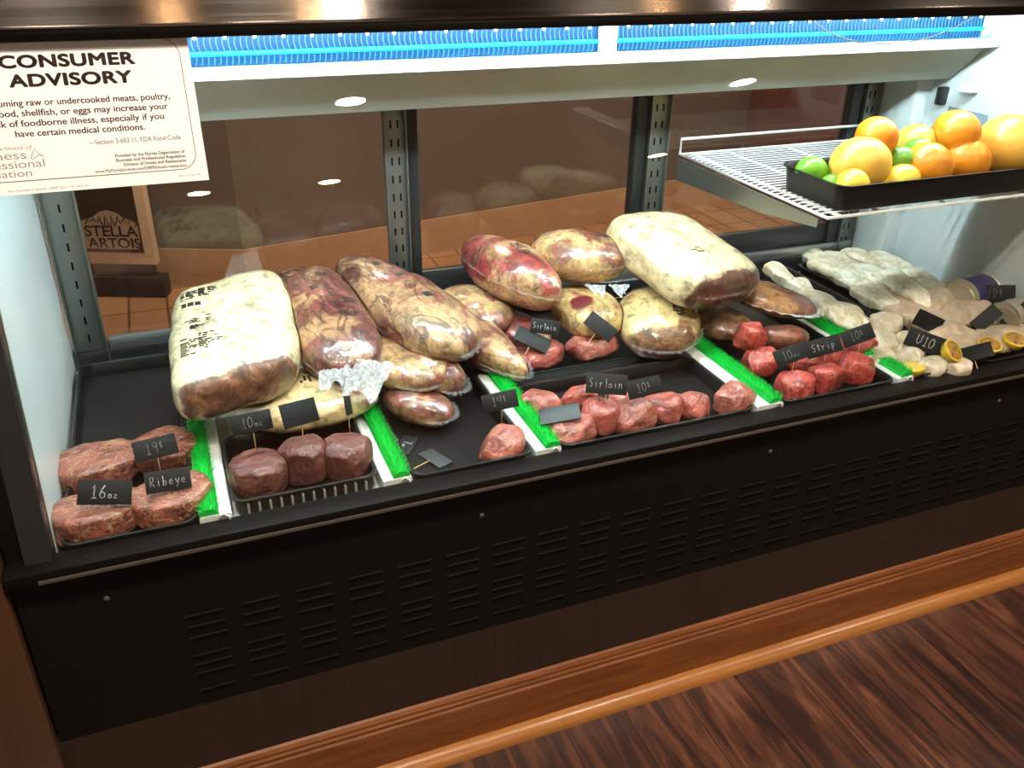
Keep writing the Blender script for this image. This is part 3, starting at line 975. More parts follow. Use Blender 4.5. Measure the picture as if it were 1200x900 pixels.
TAG = {
    'a16': ((0.0723, 0.0563, 0.64), (0.9534, -0.2792, 0.1116, 0.0256), 0.0678, '16oz', 0.04),
    'aRib': ((0.1534, 0.0651, 0.635), (0.9554, -0.2729, 0.0439, 0.1039), 0.0612, 'Ribeye', 0.04),
    'a19': ((0.1399, 0.153, 0.64), (0.9583, -0.2584, -0.0088, 0.1218), 0.0618, '19$', 0.04),
    'b10': ((0.2793, 0.1186, 0.675), (0.9645, -0.255, -0.0046, 0.0688), 0.0593, '10oz', 0.06),
    'bB': ((0.3494, 0.1137, 0.68), (0.9042, -0.2576, 0.0425, 0.338), 0.074, '', 0.06),
    'bE': ((0.426, 0.13, 0.67), (0.7748, -0.2054, 0.1486, 0.5792), 0.06, '', 0.05),
    'c7': ((0.5185, 0.1441, 0.5685), (0.3359, -0.3359, 0.6223, -0.6223), 0.056, '7oz', ((0.5094, 0.1641, 0.5705), (0.4955, 0.2017, 0.5705))),
    'cB': ((0.5522, 0.0902, 0.5685), (0.5869, -0.5869, 0.3943, -0.3943), 0.056, '', ((0.5401, 0.0832, 0.5705), (0.4868, 0.0585, 0.5705))),
    'c14': ((0.6789, 0.1294, 0.63), (0.9567, -0.2666, -0.0468, -0.1071), 0.0602, '14$', 0.04),
    'd1': ((0.8386, 0.3109, 0.665), (0.9525, -0.1931, 0.0945, -0.2157), 0.0547, 'Sirloin', 0.05),
    'd2': ((0.8109, 0.3058, 0.645), (0.8342, -0.4385, 0.2969, -0.1542), 0.0674, '', -0.02),
    'd3': ((0.9428, 0.2857, 0.66), (0.8679, -0.2371, 0.3637, -0.2416), 0.0617, '', -0.03),
    'e1': ((0.8568, 0.0898, 0.65), (0.9295, -0.2725, 0.0685, -0.2391), 0.0693, 'Sirloin', 0.05),
    'e2': ((0.9108, 0.0573, 0.65), (0.9526, -0.2819, -0.0591, -0.098), 0.0594, '10$', 0.05),
    'e3': ((0.7644, 0.0748, 0.618), (0.7928, -0.5788, 0.0176, -0.1899), 0.068, '', -0.02),
    'f1': ((1.2342, 0.0879, 0.645), (0.9313, -0.3001, -0.1287, -0.1615), 0.0616, '10oz', 0.05),
    'f2': ((1.3049, 0.0863, 0.65), (0.9271, -0.2762, -0.1064, -0.2298), 0.0644, 'Strip', 0.05),
    'f3': ((1.3999, 0.1046, 0.65), (0.9318, -0.3039, -0.1258, -0.1538), 0.0625, '10$', 0.05),
    'g1': ((1.5385, 0.0677, 0.63), (0.9153, -0.1263, 0.1662, -0.3444), 0.074, 'U10', 0.04),
    'g2': ((1.6089, 0.1346, 0.635), (0.9693, -0.0366, 0.2204, -0.1025), 0.0677, '', 0.04),
    'g3': ((1.6243, 0.0284, 0.61), (0.7503, -0.5273, -0.0223, -0.3981), 0.0697, '', -0.02),
    'h1': ((1.8442, 0.1861, 0.645), (0.8879, -0.19, -0.0195, -0.4184), 0.0736, '12$', 0.05),
    'h2': ((1.747, 0.116, 0.63), (0.854, -0.402, -0.2891, -0.1601), 0.06, '', 0.03),
    'h3': ((1.8376, 0.1102, 0.625), (0.7782, -0.4141, -0.3145, -0.3522), 0.074, '', 0.03),
}
SEA = {
    'left': [
        ((1.516, 0.4901, 0.62), (0.12, 0.055, 0.03), 80),
        ((1.5224, 0.4237, 0.61), (0.11, 0.06, 0.03), 70),
        ((1.5006, 0.3154, 0.614), (0.14, 0.075, 0.035), 75),
        ((1.5119, 0.2622, 0.61), (0.15, 0.085, 0.035), 70),
        ((1.5122, 0.2203, 0.6), (0.11, 0.07, 0.035), 50),
    ],
    'scallop': [
        ((1.5555, 0.1901, 0.614), (0.075, 0.065, 0.045), 20),
        ((1.5037, 0.1391, 0.602), (0.078, 0.07, 0.045), 60),
        ((1.5641, 0.1355, 0.594), (0.07, 0.06, 0.04), 10),
        ((1.4669, 0.1041, 0.59), (0.06, 0.055, 0.04), 0),
        ((1.5235, 0.0832, 0.594), (0.075, 0.06, 0.045), 70),
        ((1.5346, 0.0402, 0.59), (0.07, 0.055, 0.042), 20),
        ((1.5852, 0.022, 0.59), (0.065, 0.045, 0.035), 10),
    ],
    'white': [
        ((1.7078, 0.5938, 0.602), (0.14, 0.06, 0.026), 84),
        ((1.7257, 0.531, 0.608), (0.18, 0.06, 0.026), 88),
        ((1.8018, 0.5369, 0.608), (0.16, 0.06, 0.026), 84),
        ((1.6754, 0.4269, 0.61), (0.2, 0.065, 0.028), 86),
        ((1.7163, 0.3968, 0.62), (0.21, 0.065, 0.028), 90),
        ((1.804, 0.4317, 0.62), (0.2, 0.06, 0.028), 84),
        ((1.65, 0.3298, 0.608), (0.17, 0.06, 0.03), 84),
        ((1.7172, 0.3237, 0.626), (0.21, 0.065, 0.028), 80),
        ((1.8032, 0.3488, 0.618), (0.18, 0.06, 0.03), 76),
        ((1.6594, 0.476, 0.62), (0.16, 0.055, 0.024), 95),
        ((1.8238, 0.4871, 0.618), (0.15, 0.055, 0.024), 80),
    ],
    'tan': [
        ((1.6694, 0.2607, 0.604), (0.16, 0.1, 0.035), 65),
        ((1.7551, 0.2719, 0.612), (0.16, 0.09, 0.035), 50),
        ((1.66, 0.1583, 0.604), (0.17, 0.1, 0.035), 60),
        ((1.767, 0.1914, 0.61), (0.16, 0.1, 0.035), 40),
        ((1.6561, 0.0936, 0.598), (0.15, 0.09, 0.035), 50),
        ((1.7287, 0.0805, 0.6), (0.14, 0.1, 0.035), 20),
        ((1.8203, 0.0972, 0.594), (0.13, 0.09, 0.03), 10),
    ],
    'lemon': [
        ((1.4875, 0.0361, 0.6), (0.05, 0.04, 0.034), 15),
        ((1.5704, 0.0291, 0.624), (0.046, 0.046, 0.036), 20),
        ((1.6763, 0.0375, 0.616), (0.056, 0.044, 0.034), 15),
        ((1.7367, 0.0321, 0.62), (0.056, 0.044, 0.036), 15),
    ],
}
FRUIT = {
    'lime1': ((1.346, 0.25, 0.9362), 0.0528, 'lime'),
    'lime2': ((1.3729, 0.25, 0.9211), 0.0436, 'lime'),
    'lime3': ((1.3563, 0.205, 0.9194), 0.0378, 'lime'),
    'mango': ((1.4314, 0.22, 0.9383), 0.1153, 'mango'),
    'lemon1': ((1.3807, 0.175, 0.9234), 0.0622, 'lemon'),
    'lemon2': ((1.4955, 0.178, 0.9129), 0.0608, 'lemon'),
    'lemon3': ((1.5172, 0.22, 0.9152), 0.0492, 'lemon'),
    'or1': ((1.4761, 0.24, 0.9896), 0.0804, 'orange'),
    'lime4': ((1.527, 0.22, 0.9471), 0.0554, 'lime'),
    'or2': ((1.6181, 0.28, 0.9604), 0.0816, 'orangegreen'),
    'lime5': ((1.5865, 0.235, 0.9574), 0.0529, 'lime'),
    'or3': ((1.6741, 0.24, 0.9833), 0.0938, 'orange'),
    'or4': ((1.5762, 0.2, 0.9285), 0.0949, 'orange'),
    'or5': ((1.6838, 0.21, 0.9277), 0.094, 'orange'),
    'gf': ((1.8038, 0.22, 0.9385), 0.1342, 'grapefruit'),
}

# ------------------------------------------------------------------ vacuum packed beef
CREAM, YEL = (.76, .67, .42), (.60, .44, .19)
RED, DRED = (.20, .055, .035), (.055, .014, .012)
BAGSPEC = {
    # key: (label, material arguments, blob arguments)
    'F': ('cream vacuum packed beef lying under the large cream pack', dict(fat=(.72, .58, .30), meat=RED, dark=DRED, fat_level=.60, streak=.3), dict(p=2.6, q=2.6, amp=.006)),
    'I2': ('lowest small dark beef pack beside the second green strip', dict(fat=(.50, .30, .15), meat=(.15, .05, .035), dark=DRED, fat_level=.46), dict(p=2.2, q=2.2, amp=.006)),
    'I3': ('dark beef pack end facing out under the long front pack', dict(fat=(.50, .33, .17), meat=(.12, .04, .03), dark=DRED, fat_level=.46), dict(p=2.2, q=2.2, amp=.005)),
    'I5': ('mottled beef pack tucked behind the long pack, under the football shaped pack', dict(fat=(.46, .33, .16), meat=(.15, .05, .035), dark=DRED, fat_level=.51), dict(p=2.2, q=2.2, amp=.006)),
    'I6': ('small dark beef pack below the football shaped pack', dict(fat=(.45, .30, .15), meat=(.13, .03, .025), dark=DRED, fat_level=.45), dict(p=2.2, q=2.2, amp=.005)),
    'J4': ('yellowish beef pack with dark red eye behind the slate diamond', dict(fat=YEL, meat=(.16, .03, .03), dark=DRED, fat_level=.57, eye=(.03, -.025, .03, .024)), dict(p=2.2, q=2.3, amp=.005)),
    'J5': ('round cream beef pack in front under the largest pack', dict(fat=(.62, .50, .24), meat=(.20, .09, .04), dark=(.07, .03, .018), fat_level=.56, cut_x=.062, cut_col=(.20, .10, .05), streak=.25), dict(p=2.2, q=2.2, amp=.005)),
    'J8': ('brown beef pack half hidden under the largest pack', dict(fat=(.30, .17, .08), meat=(.14, .06, .035), dark=DRED, fat_level=.5), dict(p=2.2, q=2.2, amp=.004)),
    'J7': ('small dark red beef piece behind the stacked strip steaks', dict(fat=(.30, .13, .08), meat=(.14, .03, .02), dark=DRED, fat_level=.45), dict(p=2.4, q=2.4, amp=.005)),
    'J6': ('flat amber beef pack above the strip steaks', dict(fat=(.46, .23, .09), meat=(.19, .075, .060), dark=(.08, .03, .035), fat_level=.50), dict(p=2.2, q=2.1, amp=.005, point=.3)),
    'I4': ('pointed beef pack poking out beside the rear sirloin tray', dict(fat=(.56, .38, .19), meat=(.15, .05, .035), dark=DRED, fat_level=.505), dict(p=2.0, q=2.2, amp=.005, point=.45)),
    'I1': ('mottled beef pack under the milky plastic tail', dict(fat=(.52, .33, .15), meat=(.17, .06, .04), dark=DRED, fat_level=.5), dict(p=2.2, q=2.2, amp=.005)),
    'E': ('large cream fat covered beef pack with black printing, leftmost of the pile', dict(fat=CREAM, meat=(.50, .35, .17), dark=(.34, .20, .09), fat_level=.64, cut_x=.159, cut_col=(.15, .065, .035), streak=.10, cut_slope=.36), dict(p=5.0, q=3.6, amp=.006, sub=5, shear=-.36)),
    'G': ('mottled red and tan beef pack second from left with milky plastic tail', dict(fat=(.40, .23, .115), meat=(.12, .036, .030), dark=(.035, .009, .010), fat_level=.485, streak=.85), dict(p=2.7, q=2.4, amp=.007, sub=5)),
    'H': ('long mottled beef pack slanting from the rear mullion to the front', dict(fat=(.46, .29, .15), meat=(.14, .044, .034), dark=(.04, .011, .012), fat_level=.50, streak=.85), dict(p=2.4, q=2.3, amp=.008, sub=5, taper=.55)),
    'J1': ('football shaped red and tan beef pack at the centre of the pile', dict(fat=(.52, .31, .15), meat=(.20, .032, .03), dark=(.06, .010, .014), fat_level=.49), dict(p=2.0, q=2.2, amp=.005, sub=5, point=.25)),
    'J2': ('yellow and brown beef pack tied at its right end behind the football pack', dict(fat=(.56, .38, .17), meat=(.15, .045, .03), dark=DRED, fat_level=.505), dict(p=2.0, q=2.2, amp=.005, sub=5)),
    'J3': ('largest cream beef pack lying on top at the right of the pile', dict(fat=(.72, .60, .36), meat=(.40, .21, .10), dark=(.26, .12, .06), fat_level=.62, cut_x=.118, cut_col=(.10, .04, .024), streak=.3), dict(p=4.2, q=3.2, amp=.006, sub=5)),
}
PACK = {}
def film_flange(o, dims, a0, a1, p, width=.008, name='film_seam', mat='film', zoff=0.0):
    """A crimped edge of clear film standing out from the pack between two plan angles."""
    bm = bmesh.new()
    L, W, T = dims
    n = 40
    A = []
    for i in range(n + 1):
        a = math.radians(a0 + (a1 - a0) * i / n)
        c, s = math.cos(a), math.sin(a)
        f = (abs(c) ** p + abs(s) ** p) ** (1 / p)
        x, y = c / f * L / 2 * .985, s / f * W / 2 * .985
        k = 1 + width * (1 + .35 * math.sin(i * 2.1)) / (.5 * (L + W) / 2)
        wv = .0018 * math.sin(i * 1.7)
        A.append([bm.verts.new((x, y, zoff + .0006)), bm.verts.new((x * k, y * k, zoff + wv + .0006)), bm.verts.new((x * k, y * k, zoff + wv - .0006)), bm.verts.new((x, y, zoff - .0006))])
    for P, Q in zip(A, A[1:]):
        for j in range(4):
            bm.faces.new((P[j], P[(j + 1) % 4], Q[(j + 1) % 4], Q[j]))
    bm.faces.new(A[0][::-1])
    bm.faces.new(A[-1])
    link_mesh(name, bm, mat, o)

def print_block(o, bm_tree, u0, v0, du, dv, rows, rng, fill=.6, bold=False, name='printed_label'):
    """Rows of illegible ink dashes that hug the top of a pack: u along its length, v across; local coordinates."""
    bm = bmesh.new()
    mw = o.matrix_world
    inv = mw.inverted()
    up = (mw.to_3x3() @ Vector((0, 0, 1))).normalized()
    def drop(u, v):
        w = mw @ Vector((u, v, .2))
        h = bm_tree.ray_cast(w, -up, .5)
        return None if h[0] is None else inv @ (h[0] + h[1] * .0009)
    for r in range(rows):
        ua = u0 + du * r / rows
        ub = ua + du / rows * (.8 if bold else .55)
        v = v0
        while v < v0 + dv:
            wdt = rng.uniform(.004, .014) if not bold else dv
            if rng.random() < fill or bold:
                k = max(1, int(wdt / .004))
                for i in range(k):
                    q = [drop(ua, v + wdt * i / k), drop(ub, v + wdt * i / k), drop(ub, v + wdt * (i + 1) / k), drop(ua, v + wdt * (i + 1) / k)]
                    if all(q):
                        vs = [bm.verts.new(c) for c in q]
                        bm.faces.new(vs)
            v += wdt + .002
    bmesh.ops.remove_doubles(bm, verts=bm.verts[:], dist=.0002)
    bmesh.ops.recalc_face_normals(bm, faces=bm.faces[:])
    bmesh.ops.solidify(bm, geom=bm.faces[:], thickness=.0004)
    link_mesh(name, bm, 'black_ink', o, False)

def crumpled(name, parent_o, pts_world, mat, seed, nu=26, nv=12, amp=.006):
    """A crumpled plastic tail: a sheet between two edges, with thickness; parented to its pack."""
    rng = Vector((seed * 2.3, seed, 0))
    (a, b, c, d) = [Vector(p) for p in pts_world]
    bm = bmesh.new()
    up = (b - a).cross(d - a).normalized()
    G = []
    for i in range(nu + 1):
        row = []
        for j in range(nv + 1):
            u, v = i / nu, j / nv
            p = a.lerp(b, u).lerp(d.lerp(c, u), v)
            n = noise.noise(Vector((u * 7, v * 2.0, 0)) + rng) + .6 * noise.noise(Vector((u * 17, v * 6, 1)) + rng)
            e = .5 + .5 * v
            row.append(bm.verts.new(p + up * n * amp * e * 2 + (c - b) * .25 * (v ** 2) * noise.noise(Vector((u * 5, 0, 3)) + rng)))
        G.append(row)
    for i in range(nu):
        for j in range(nv):
            bm.faces.new((G[i][j], G[i + 1][j], G[i + 1][j + 1], G[i][j + 1]))
    bmesh.ops.solidify(bm, geom=bm.faces[:], thickness=.0006)
    o = link_mesh(name, bm, mat)
    local_child(parent_o, o)
    return o

for n, key in enumerate(BAG):
    mid, a, b, w, th = BAG[key]
    label, margs, bargs = BAGSPEC[key]
    L = (Vector(b) - Vector(a)).length
    mt = meat_bag('packed_beef_%d' % n, seed=n + 1, **margs)
    bm = blob((L, w, th), seed=n, freq=14, **{'sub': 5, **bargs})
    roll = {'J3': -.12, 'J1': -.1, 'E': 0.0}.get(key, 0)
    o, tree = lay('packed_beef', bm, mt, mid, align(a, b, roll), floor=TF)
    tag(o, label, 'packed meat', 'vacuum packed beef')
    PACK[key] = (o, tree, (L, w, th), bargs['p'])
bpy.context.view_layer.update()
rng = random.Random(5)
o, tr, dm, p = PACK['E']
film_flange(o, dm, -48, 48, p, .010, zoff=-.030)
for u0, v0, du, dv, rows, fl in ((.070, -.082, .055, .024, 9, .9), (.062, -.054, .050, .014, 8, .85), (.055, -.036, .038, .010, 7, .7), (.012, -.074, .020, .020, 5, .75),
                                 (.034, -.066, .014, .010, 5, .95), (.006, -.040, .034, .010, 6, .5), (-.105, -.080, .040, .022, 7, .85), (-.112, -.050, .040, .012, 8, .9), (-.115, -.034, .034, .010, 6, .7), (-.05, -.078, .026, .036, 1, .9)):
    print_block(o, tr, u0, v0, du, dv, rows, rng, fl)
o, tr, dm, p = PACK['F']
print_block(o, tr, -.012, -.02, .022, .018, 3, rng, .9)
o, tr, dm, p = PACK['G']
for u, v in ((-.10, .01), (-.045, -.015), (.01, .03), (.06, .02)):
    print_block(o, tr, u, v, .018, .018, 2, rng, .9)
film_flange(o, dm, -60, 60, p, .007)
o, tr, dm, p = PACK['H']
for u, v in ((-.09, -.01), (-.03, .0), (.055, -.005)):
    print_block(o, tr, u, v, .018, .016, 1, rng, .9, True)
film_flange(o, dm, -75, 60, p, .009)
o, tr, dm, p = PACK['J1']
print_block(o, tr, -.005, -.015, .05, .022, 8, rng, .8)
film_flange(o, dm, -150, 10, p, .006)
o, tr, dm, p = PACK['J2']
print_block(o, tr, .03, .0, .03, .05, 6, rng, .8)
film_flange(o, dm, -170, -10, p, .005)
o, tr, dm, p = PACK['J5']
print_block(o, tr, -.01, .02, .05, .02, 7, rng, .8)
film_flange(o, dm, -50, 80, p, .008)
o, tr, dm, p = PACK['J3']
print_block(o, tr, .04, -.05, .022, .03, 3, rng, .8)
film_flange(o, dm, -40, 44, p, .006)
o, tr, dm, p = PACK['J6']
film_flange(o, dm, -120, 60, p, .010, mat='milky')
for k in ('I1', 'I2', 'I3', 'I4'):
    film_flange(PACK[k][0], PACK[k][2], -60, 70, PACK[k][3], .008)

# plastic tails
o = PACK['G'][0]
crumpled('plastic_tail', o, [(0.42, 0.2537, 0.695), (0.5202, 0.2042, 0.695), (0.4722, 0.1433, 0.665), (0.394, 0.2132, 0.675)], 'milky', 3, 30, 16, .008)
o = PACK['E'][0]
crumpled('plastic_tail', o, [(0.2749, 0.4715, 0.745), (0.3622, 0.5255, 0.745), (0.3554, 0.5479, 0.795), (0.3044, 0.526, 0.795)], 'film', 7, 20, 14, .010)
o = PACK['J3'][0]
crumpled('plastic_tail', o, [(1.0279, 0.3829, 0.78), (1.1064, 0.4467, 0.805), (1.134, 0.5391, 0.79), (1.0685, 0.4826, 0.78)], 'film', 5, 18, 12, .008)
o = PACK['J2'][0]
crumpled('tie_tail', o, [(0.9556, 0.3349, 0.725), (0.9712, 0.3295, 0.725), (0.9427, 0.2797, 0.72), (0.9308, 0.3436, 0.725)], 'milky', 9, 14, 10, .004)
crumpled('tie_tail', o, [(0.9743, 0.3284, 0.725), (0.9898, 0.3229, 0.725), (1.0083, 0.303, 0.73), (0.9729, 0.269, 0.72)], 'milky', 12, 14, 10, .004)
bm = bmesh.new()
tube(bm, [(0.9576, 0.3396, 0.73), (0.9789, 0.3274, 0.73), (1.0099, 0.3172, 0.735), (1.0256, 0.3027, 0.74)], .0022, 6)
local_child(o, link_mesh('tie_string', bm, 'film'))
o = PACK['F'][0]
crumpled('plastic_tail', o, [(0.4146, 0.2929, 0.645), (0.487, 0.2701, 0.65), (0.4696, 0.1862, 0.64), (0.4254, 0.1974, 0.62)], 'film', 15, 20, 12, .006)


# ------------------------------------------------------------------ fresh cuts
CUTSPEC = {
    'ribeye_back_left': ('ribeye_steak', 'ribeye', 'marbled ribeye steak at back left, behind the 16oz tag', 2.4, 7),
    'ribeye_back_right': ('ribeye_steak', 'ribeye2', 'marbled ribeye steak at back right, under the 19 dollar tag', 2.3, 7),
    'ribeye_front_left': ('ribeye_steak', 'ribeye', 'marbled ribeye steak in front, carrying the 16oz tag', 2.4, 7),
    'ribeye_front_right': ('ribeye_steak', 'ribeye2', 'marbled ribeye steak in front, beside the green strip, below the Ribeye tag', 2.3, 7),
    'filet_left': ('filet_steak', 'filet', 'dark red filet, left of three, below the 10oz tag', 2.3, 4),
    'filet_mid': ('filet_steak', 'filet', 'dark red filet, middle of the three in the ribbed tray', 2.3, 3.4),
    'filet_right': ('filet_steak', 'filet', 'dark red filet, right of three, beside the second green strip', 2.6, 4),
    'mid': ('sirloin_steak', 'sirloin2', 'lone pink steak at the corner of the emptied tray', 2.4, 3),
    's1': ('sirloin_steak', 'sirloin2', 'sirloin piece at back left of the wide tray, against the green strip', 2.6, 3.5),
    's2': ('sirloin_steak', 'sirloin', 'thin sirloin piece behind the grey slate tag', 2.4, 3),
    's9': ('sirloin_steak', 'sirloin', 'sirloin piece half hidden behind the sirloin and price tags', 2.6, 3),
    's3': ('sirloin_steak', 'sirloin2', 'sirloin piece at front left of the wide tray', 3.0, 4),
    's4': ('sirloin_steak', 'sirloin', 'second sirloin piece from the left along the front of the wide tray', 2.6, 3.4),
    's5': ('sirloin_steak', 'sirloin2', 'third sirloin piece from the left along the front of the wide tray', 3.0, 4),
    's6': ('sirloin_steak', 'sirloin', 'fourth sirloin piece from the left along the front of the wide tray', 2.6, 3.4),
    's7': ('sirloin_steak', 'sirloin', 'fifth sirloin piece from the left, next to the last in the row', 2.4, 3.4),
    's8': ('sirloin_steak', 'sirloin2', 'last sirloin piece at the right end of the wide tray', 2.4, 3.4),
    'r1': ('sirloin_steak', 'sirloin', 'sirloin piece at left in the rear tray under a fallen slate tag', 2.2, 2.6),
    'r2': ('sirloin_steak', 'sirloin2', 'sirloin piece at right in the rear tray under the slate diamond', 2.2, 2.6),
    't2': ('strip_steak', 'strip', 'red strip steak leaning on the green strip, below the topmost one', 2.6, 3.2),
    't1': ('strip_steak', 'strip', 'red strip steak on top at the back of the stack', 2.4, 3.2),
    't3': ('strip_steak', 'strip', 'red strip steak in the front left corner of its tray', 2.6, 3.2),
    't7': ('strip_steak', 'strip', 'red strip steak behind the 10oz tag', 2.6, 3.2),
    't4': ('strip_steak', 'strip', 'red strip steak in the middle of the front row', 3.0, 3.6),
    't6': ('strip_steak', 'strip', 'red strip steak behind the Strip tag', 2.6, 3.2),
    't5': ('strip_steak', 'strip', 'red strip steak at the right of the front row', 3.0, 3.6),
    't8': ('strip_steak', 'strip', 'red strip steak behind the right hand price tag, against the green strip', 2.6, 3.2),
}
GROUPS = {'ribeye_steak': 'ribeye steaks', 'filet_steak': 'filets in the ribbed tray', 'sirloin_steak': 'sirloin pieces', 'strip_steak': 'strip steaks'}
for n, (key, spec) in enumerate(CUTSPEC.items()):
    name, mt, label, p, q = spec
    loc, dims, yaw = CUT[key]
    amp = {'ribeye_steak': .0050, 'filet_steak': .0050}.get(name, .0095)
    bm = blob(dims, p, q, 5 if name in ('ribeye_steak', 'filet_steak') else 4, amp, 26, n + 20)
    if name in ('sirloin_steak', 'strip_steak'):
        facet(bm, 7, .24, n + 7)
    elif name == 'filet_steak':
        facet(bm, 6, .16, n + 7)
    else:
        facet(bm, 4, .10, n + 7, .1)
    o, tree = lay(name, bm, mt, loc, Quaternion((0, 0, 1), math.radians(yaw)), floor=TF + .0012, gap=.0008)
    tag(o, label, 'steak', GROUPS[name])

# ------------------------------------------------------------------ slate tags
GLYPH = {
    '0': [[(.5, 1), (.15, .8), (.05, .4), (.25, .02), (.6, .05), (.85, .4), (.8, .8), (.5, 1)]],
    '1': [[(.25, .75), (.55, 1), (.5, 0)], [(.2, 0), (.8, .02)]],
    '2': [[(.1, .75), (.35, 1), (.75, .9), (.7, .6), (.1, 0), (.85, .03)]],
    '4': [[(.15, 1), (.12, .5), (.8, .5)], [(.75, 1), (.7, 0)]],
    '6': [[(.75, 1), (.3, .6), (.1, .25), (.35, 0), (.75, .1), (.75, .38), (.4, .5), (.15, .3)]],
    '7': [[(.1, .95), (.85, 1), (.35, 0)], [(.3, .5), (.7, .52)]],
    '9': [[(.75, .6), (.35, .5), (.15, .75), (.4, 1), (.75, .9), (.75, .6), (.65, 0)]],
    '$': [[(.8, .85), (.4, .95), (.2, .7), (.75, .4), (.7, .12), (.2, .12)], [(.5, 1.08), (.48, 0)]],
    'o': [[(.5, .5), (.15, .35), (.2, .05), (.6, .03), (.8, .3), (.5, .5)]],
    'z': [[(.1, .48), (.75, .48), (.15, .02), (.85, .05)]],
    'R': [[(.15, 0), (.15, 1), (.65, .95), (.7, .6), (.2, .5), (.8, 0)]],
    'S': [[(.8, .9), (.4, 1), (.15, .75), (.7, .4), (.65, .08), (.1, .08)]],
    'U': [[(.1, 1), (.1, .3), (.4, 0), (.8, .3), (.85, 1)]],
    'i': [[(.45, .55), (.5, 0)], [(.44, .75), (.47, .8)]],
    'b': [[(.2, 1), (.2, 0), (.65, .05), (.7, .4), (.25, .45)]],
    'e': [[(.15, .28), (.75, .32), (.55, .55), (.2, .4), (.2, .08), (.7, .05)]],
    'y': [[(.15, .55), (.45, .12)], [(.8, .55), (.3, -.35)]],
    'r': [[(.2, .55), (.25, 0)], [(.24, .35), (.5, .55), (.75, .48)]],
    'l': [[(.45, 1), (.5, 0)]],
    'n': [[(.2, .55), (.2, 0)], [(.2, .4), (.5, .55), (.72, .4), (.75, 0)]],
    't': [[(.45, .95), (.45, .1), (.65, .02)], [(.15, .65), (.8, .68)]],
    'p': [[(.2, .55), (.2, -.4)], [(.2, .5), (.6, .55), (.72, .25), (.25, .05)]],
}
TAGSPEC = {
    'a16': 'slate tag reading 16oz standing on the front left ribeye',
    'aRib': 'slate tag reading Ribeye standing on the front right ribeye',
    'a19': 'slate price tag reading 19 standing on the back right ribeye',
    'b10': 'slate tag reading 10oz on a pick in the left filet',
    'bB': 'blank slate tag turned aside on a pick in the middle filet',
    'bE': 'slate tag seen edge on, on a pick in the right filet',
    'c7': 'slate tag with chalk weight lying flat beside the second green strip',
    'cB': 'blank slate tag lying flat in the emptied tray with its pick showing',
    'c14': 'slate price tag reading 14 standing over the third green strip',
    'd1': 'slate tag reading Sirloin in the rear tray',
    'd2': 'blank slate tag lying on the left sirloin of the rear tray',
    'd3': 'blank slate tag tilted like a diamond in the rear sirloin tray',
    'e1': 'slate tag reading Sirloin in the wide front tray',
    'e2': 'slate price tag reading 10 right of the front Sirloin tag',
    'e3': 'greyish blank slate tag lying on the front left sirloin pieces',
    'f1': 'slate tag reading 10oz on the strip steaks',
    'f2': 'slate tag reading Strip',
    'f3': 'slate price tag right of the Strip tag',
    'g1': 'slate tag reading U10 on the scallops',
    'g2': 'small slate tag directly behind the U10 tag',
    'g3': 'blank slate tag lying low in front of the charred lemon',
    'h1': 'slate price tag reading 12 in front of the lying can',
    'h2': 'slate tag tilted like a diamond on the tan fish fillets',
    'h3': 'slate tag at the right edge of the picture beside the second can',
}
bpy.context.view_layer.update()
FAINT = {'a19', 'b10', 'e2', 'f1', 'f3', 'h1', 'c14'}
def slate_tag(key):
    loc, q, w, txt, pick = TAG[key]
    h = w * .50
    o = empty('slate_tag', loc)
    o.rotation_mode = 'QUATERNION'
    o.rotation_quaternion = q
    bm = bmesh.new()
    box(bm, -w / 2, w / 2, -.0012, .0012, -h / 2, h / 2, .0004)
    link_mesh('slate', bm, 'slate_grey' if key in ('e3', 'cB') else 'slate', o, True, 30)
    if txt:
        bm = bmesh.new()
        small = txt.endswith('oz')
        n = len(txt)
        ch = h * (.52 if n <= 4 else .44)
        cw = min(ch * .62, w * .86 / n)
        x = -cw * (n - (.6 if small else 0)) / 2
        for i, c in enumerate(txt):
            k = .62 if (small and c in 'oz') or (c == '$') else 1.0
            for stroke in GLYPH[c]:
                tube(bm, [(x + px * cw * k * .9, -.0014, -ch * .45 + pz * ch * k + (ch * .3 if c == '$' else 0)) for px, pz in stroke], .00055 if n > 4 else .0008, 5)
            x += cw * (k if c != 'l' else .8)
        link_mesh('chalk_writing', bm, 'dim_chalk' if key in FAINT else 'chalk', o)
    Q = Quaternion(q)
    dn = Q.inverted() @ Vector((0, 0, -1))
    bm = bmesh.new()
    a = Vector((0, .0022, -h * .28))
    if isinstance(pick, tuple):
        Qi = Quaternion(q).inverted()
        tube(bm, [Qi @ (Vector(p) - Vector(loc)) for p in pick], [.001, .0006], 6)
    elif pick > 0:
        end = Vector((0, .0022, -h * .5)) + dn * pick
        tube(bm, [a, Vector((0, .0022, -h * .5)), end], [.001, .001, .0005], 6)
    else:
        tube(bm, [a, Vector((0, .0022, -h * .5 + pick))], [.001, .0006], 6)
    link_mesh('toothpick', bm, 'pick', o)
    tag(o, TAGSPEC[key], 'tag', 'chalk slate tags')
for key in TAG:
    slate_tag(key)

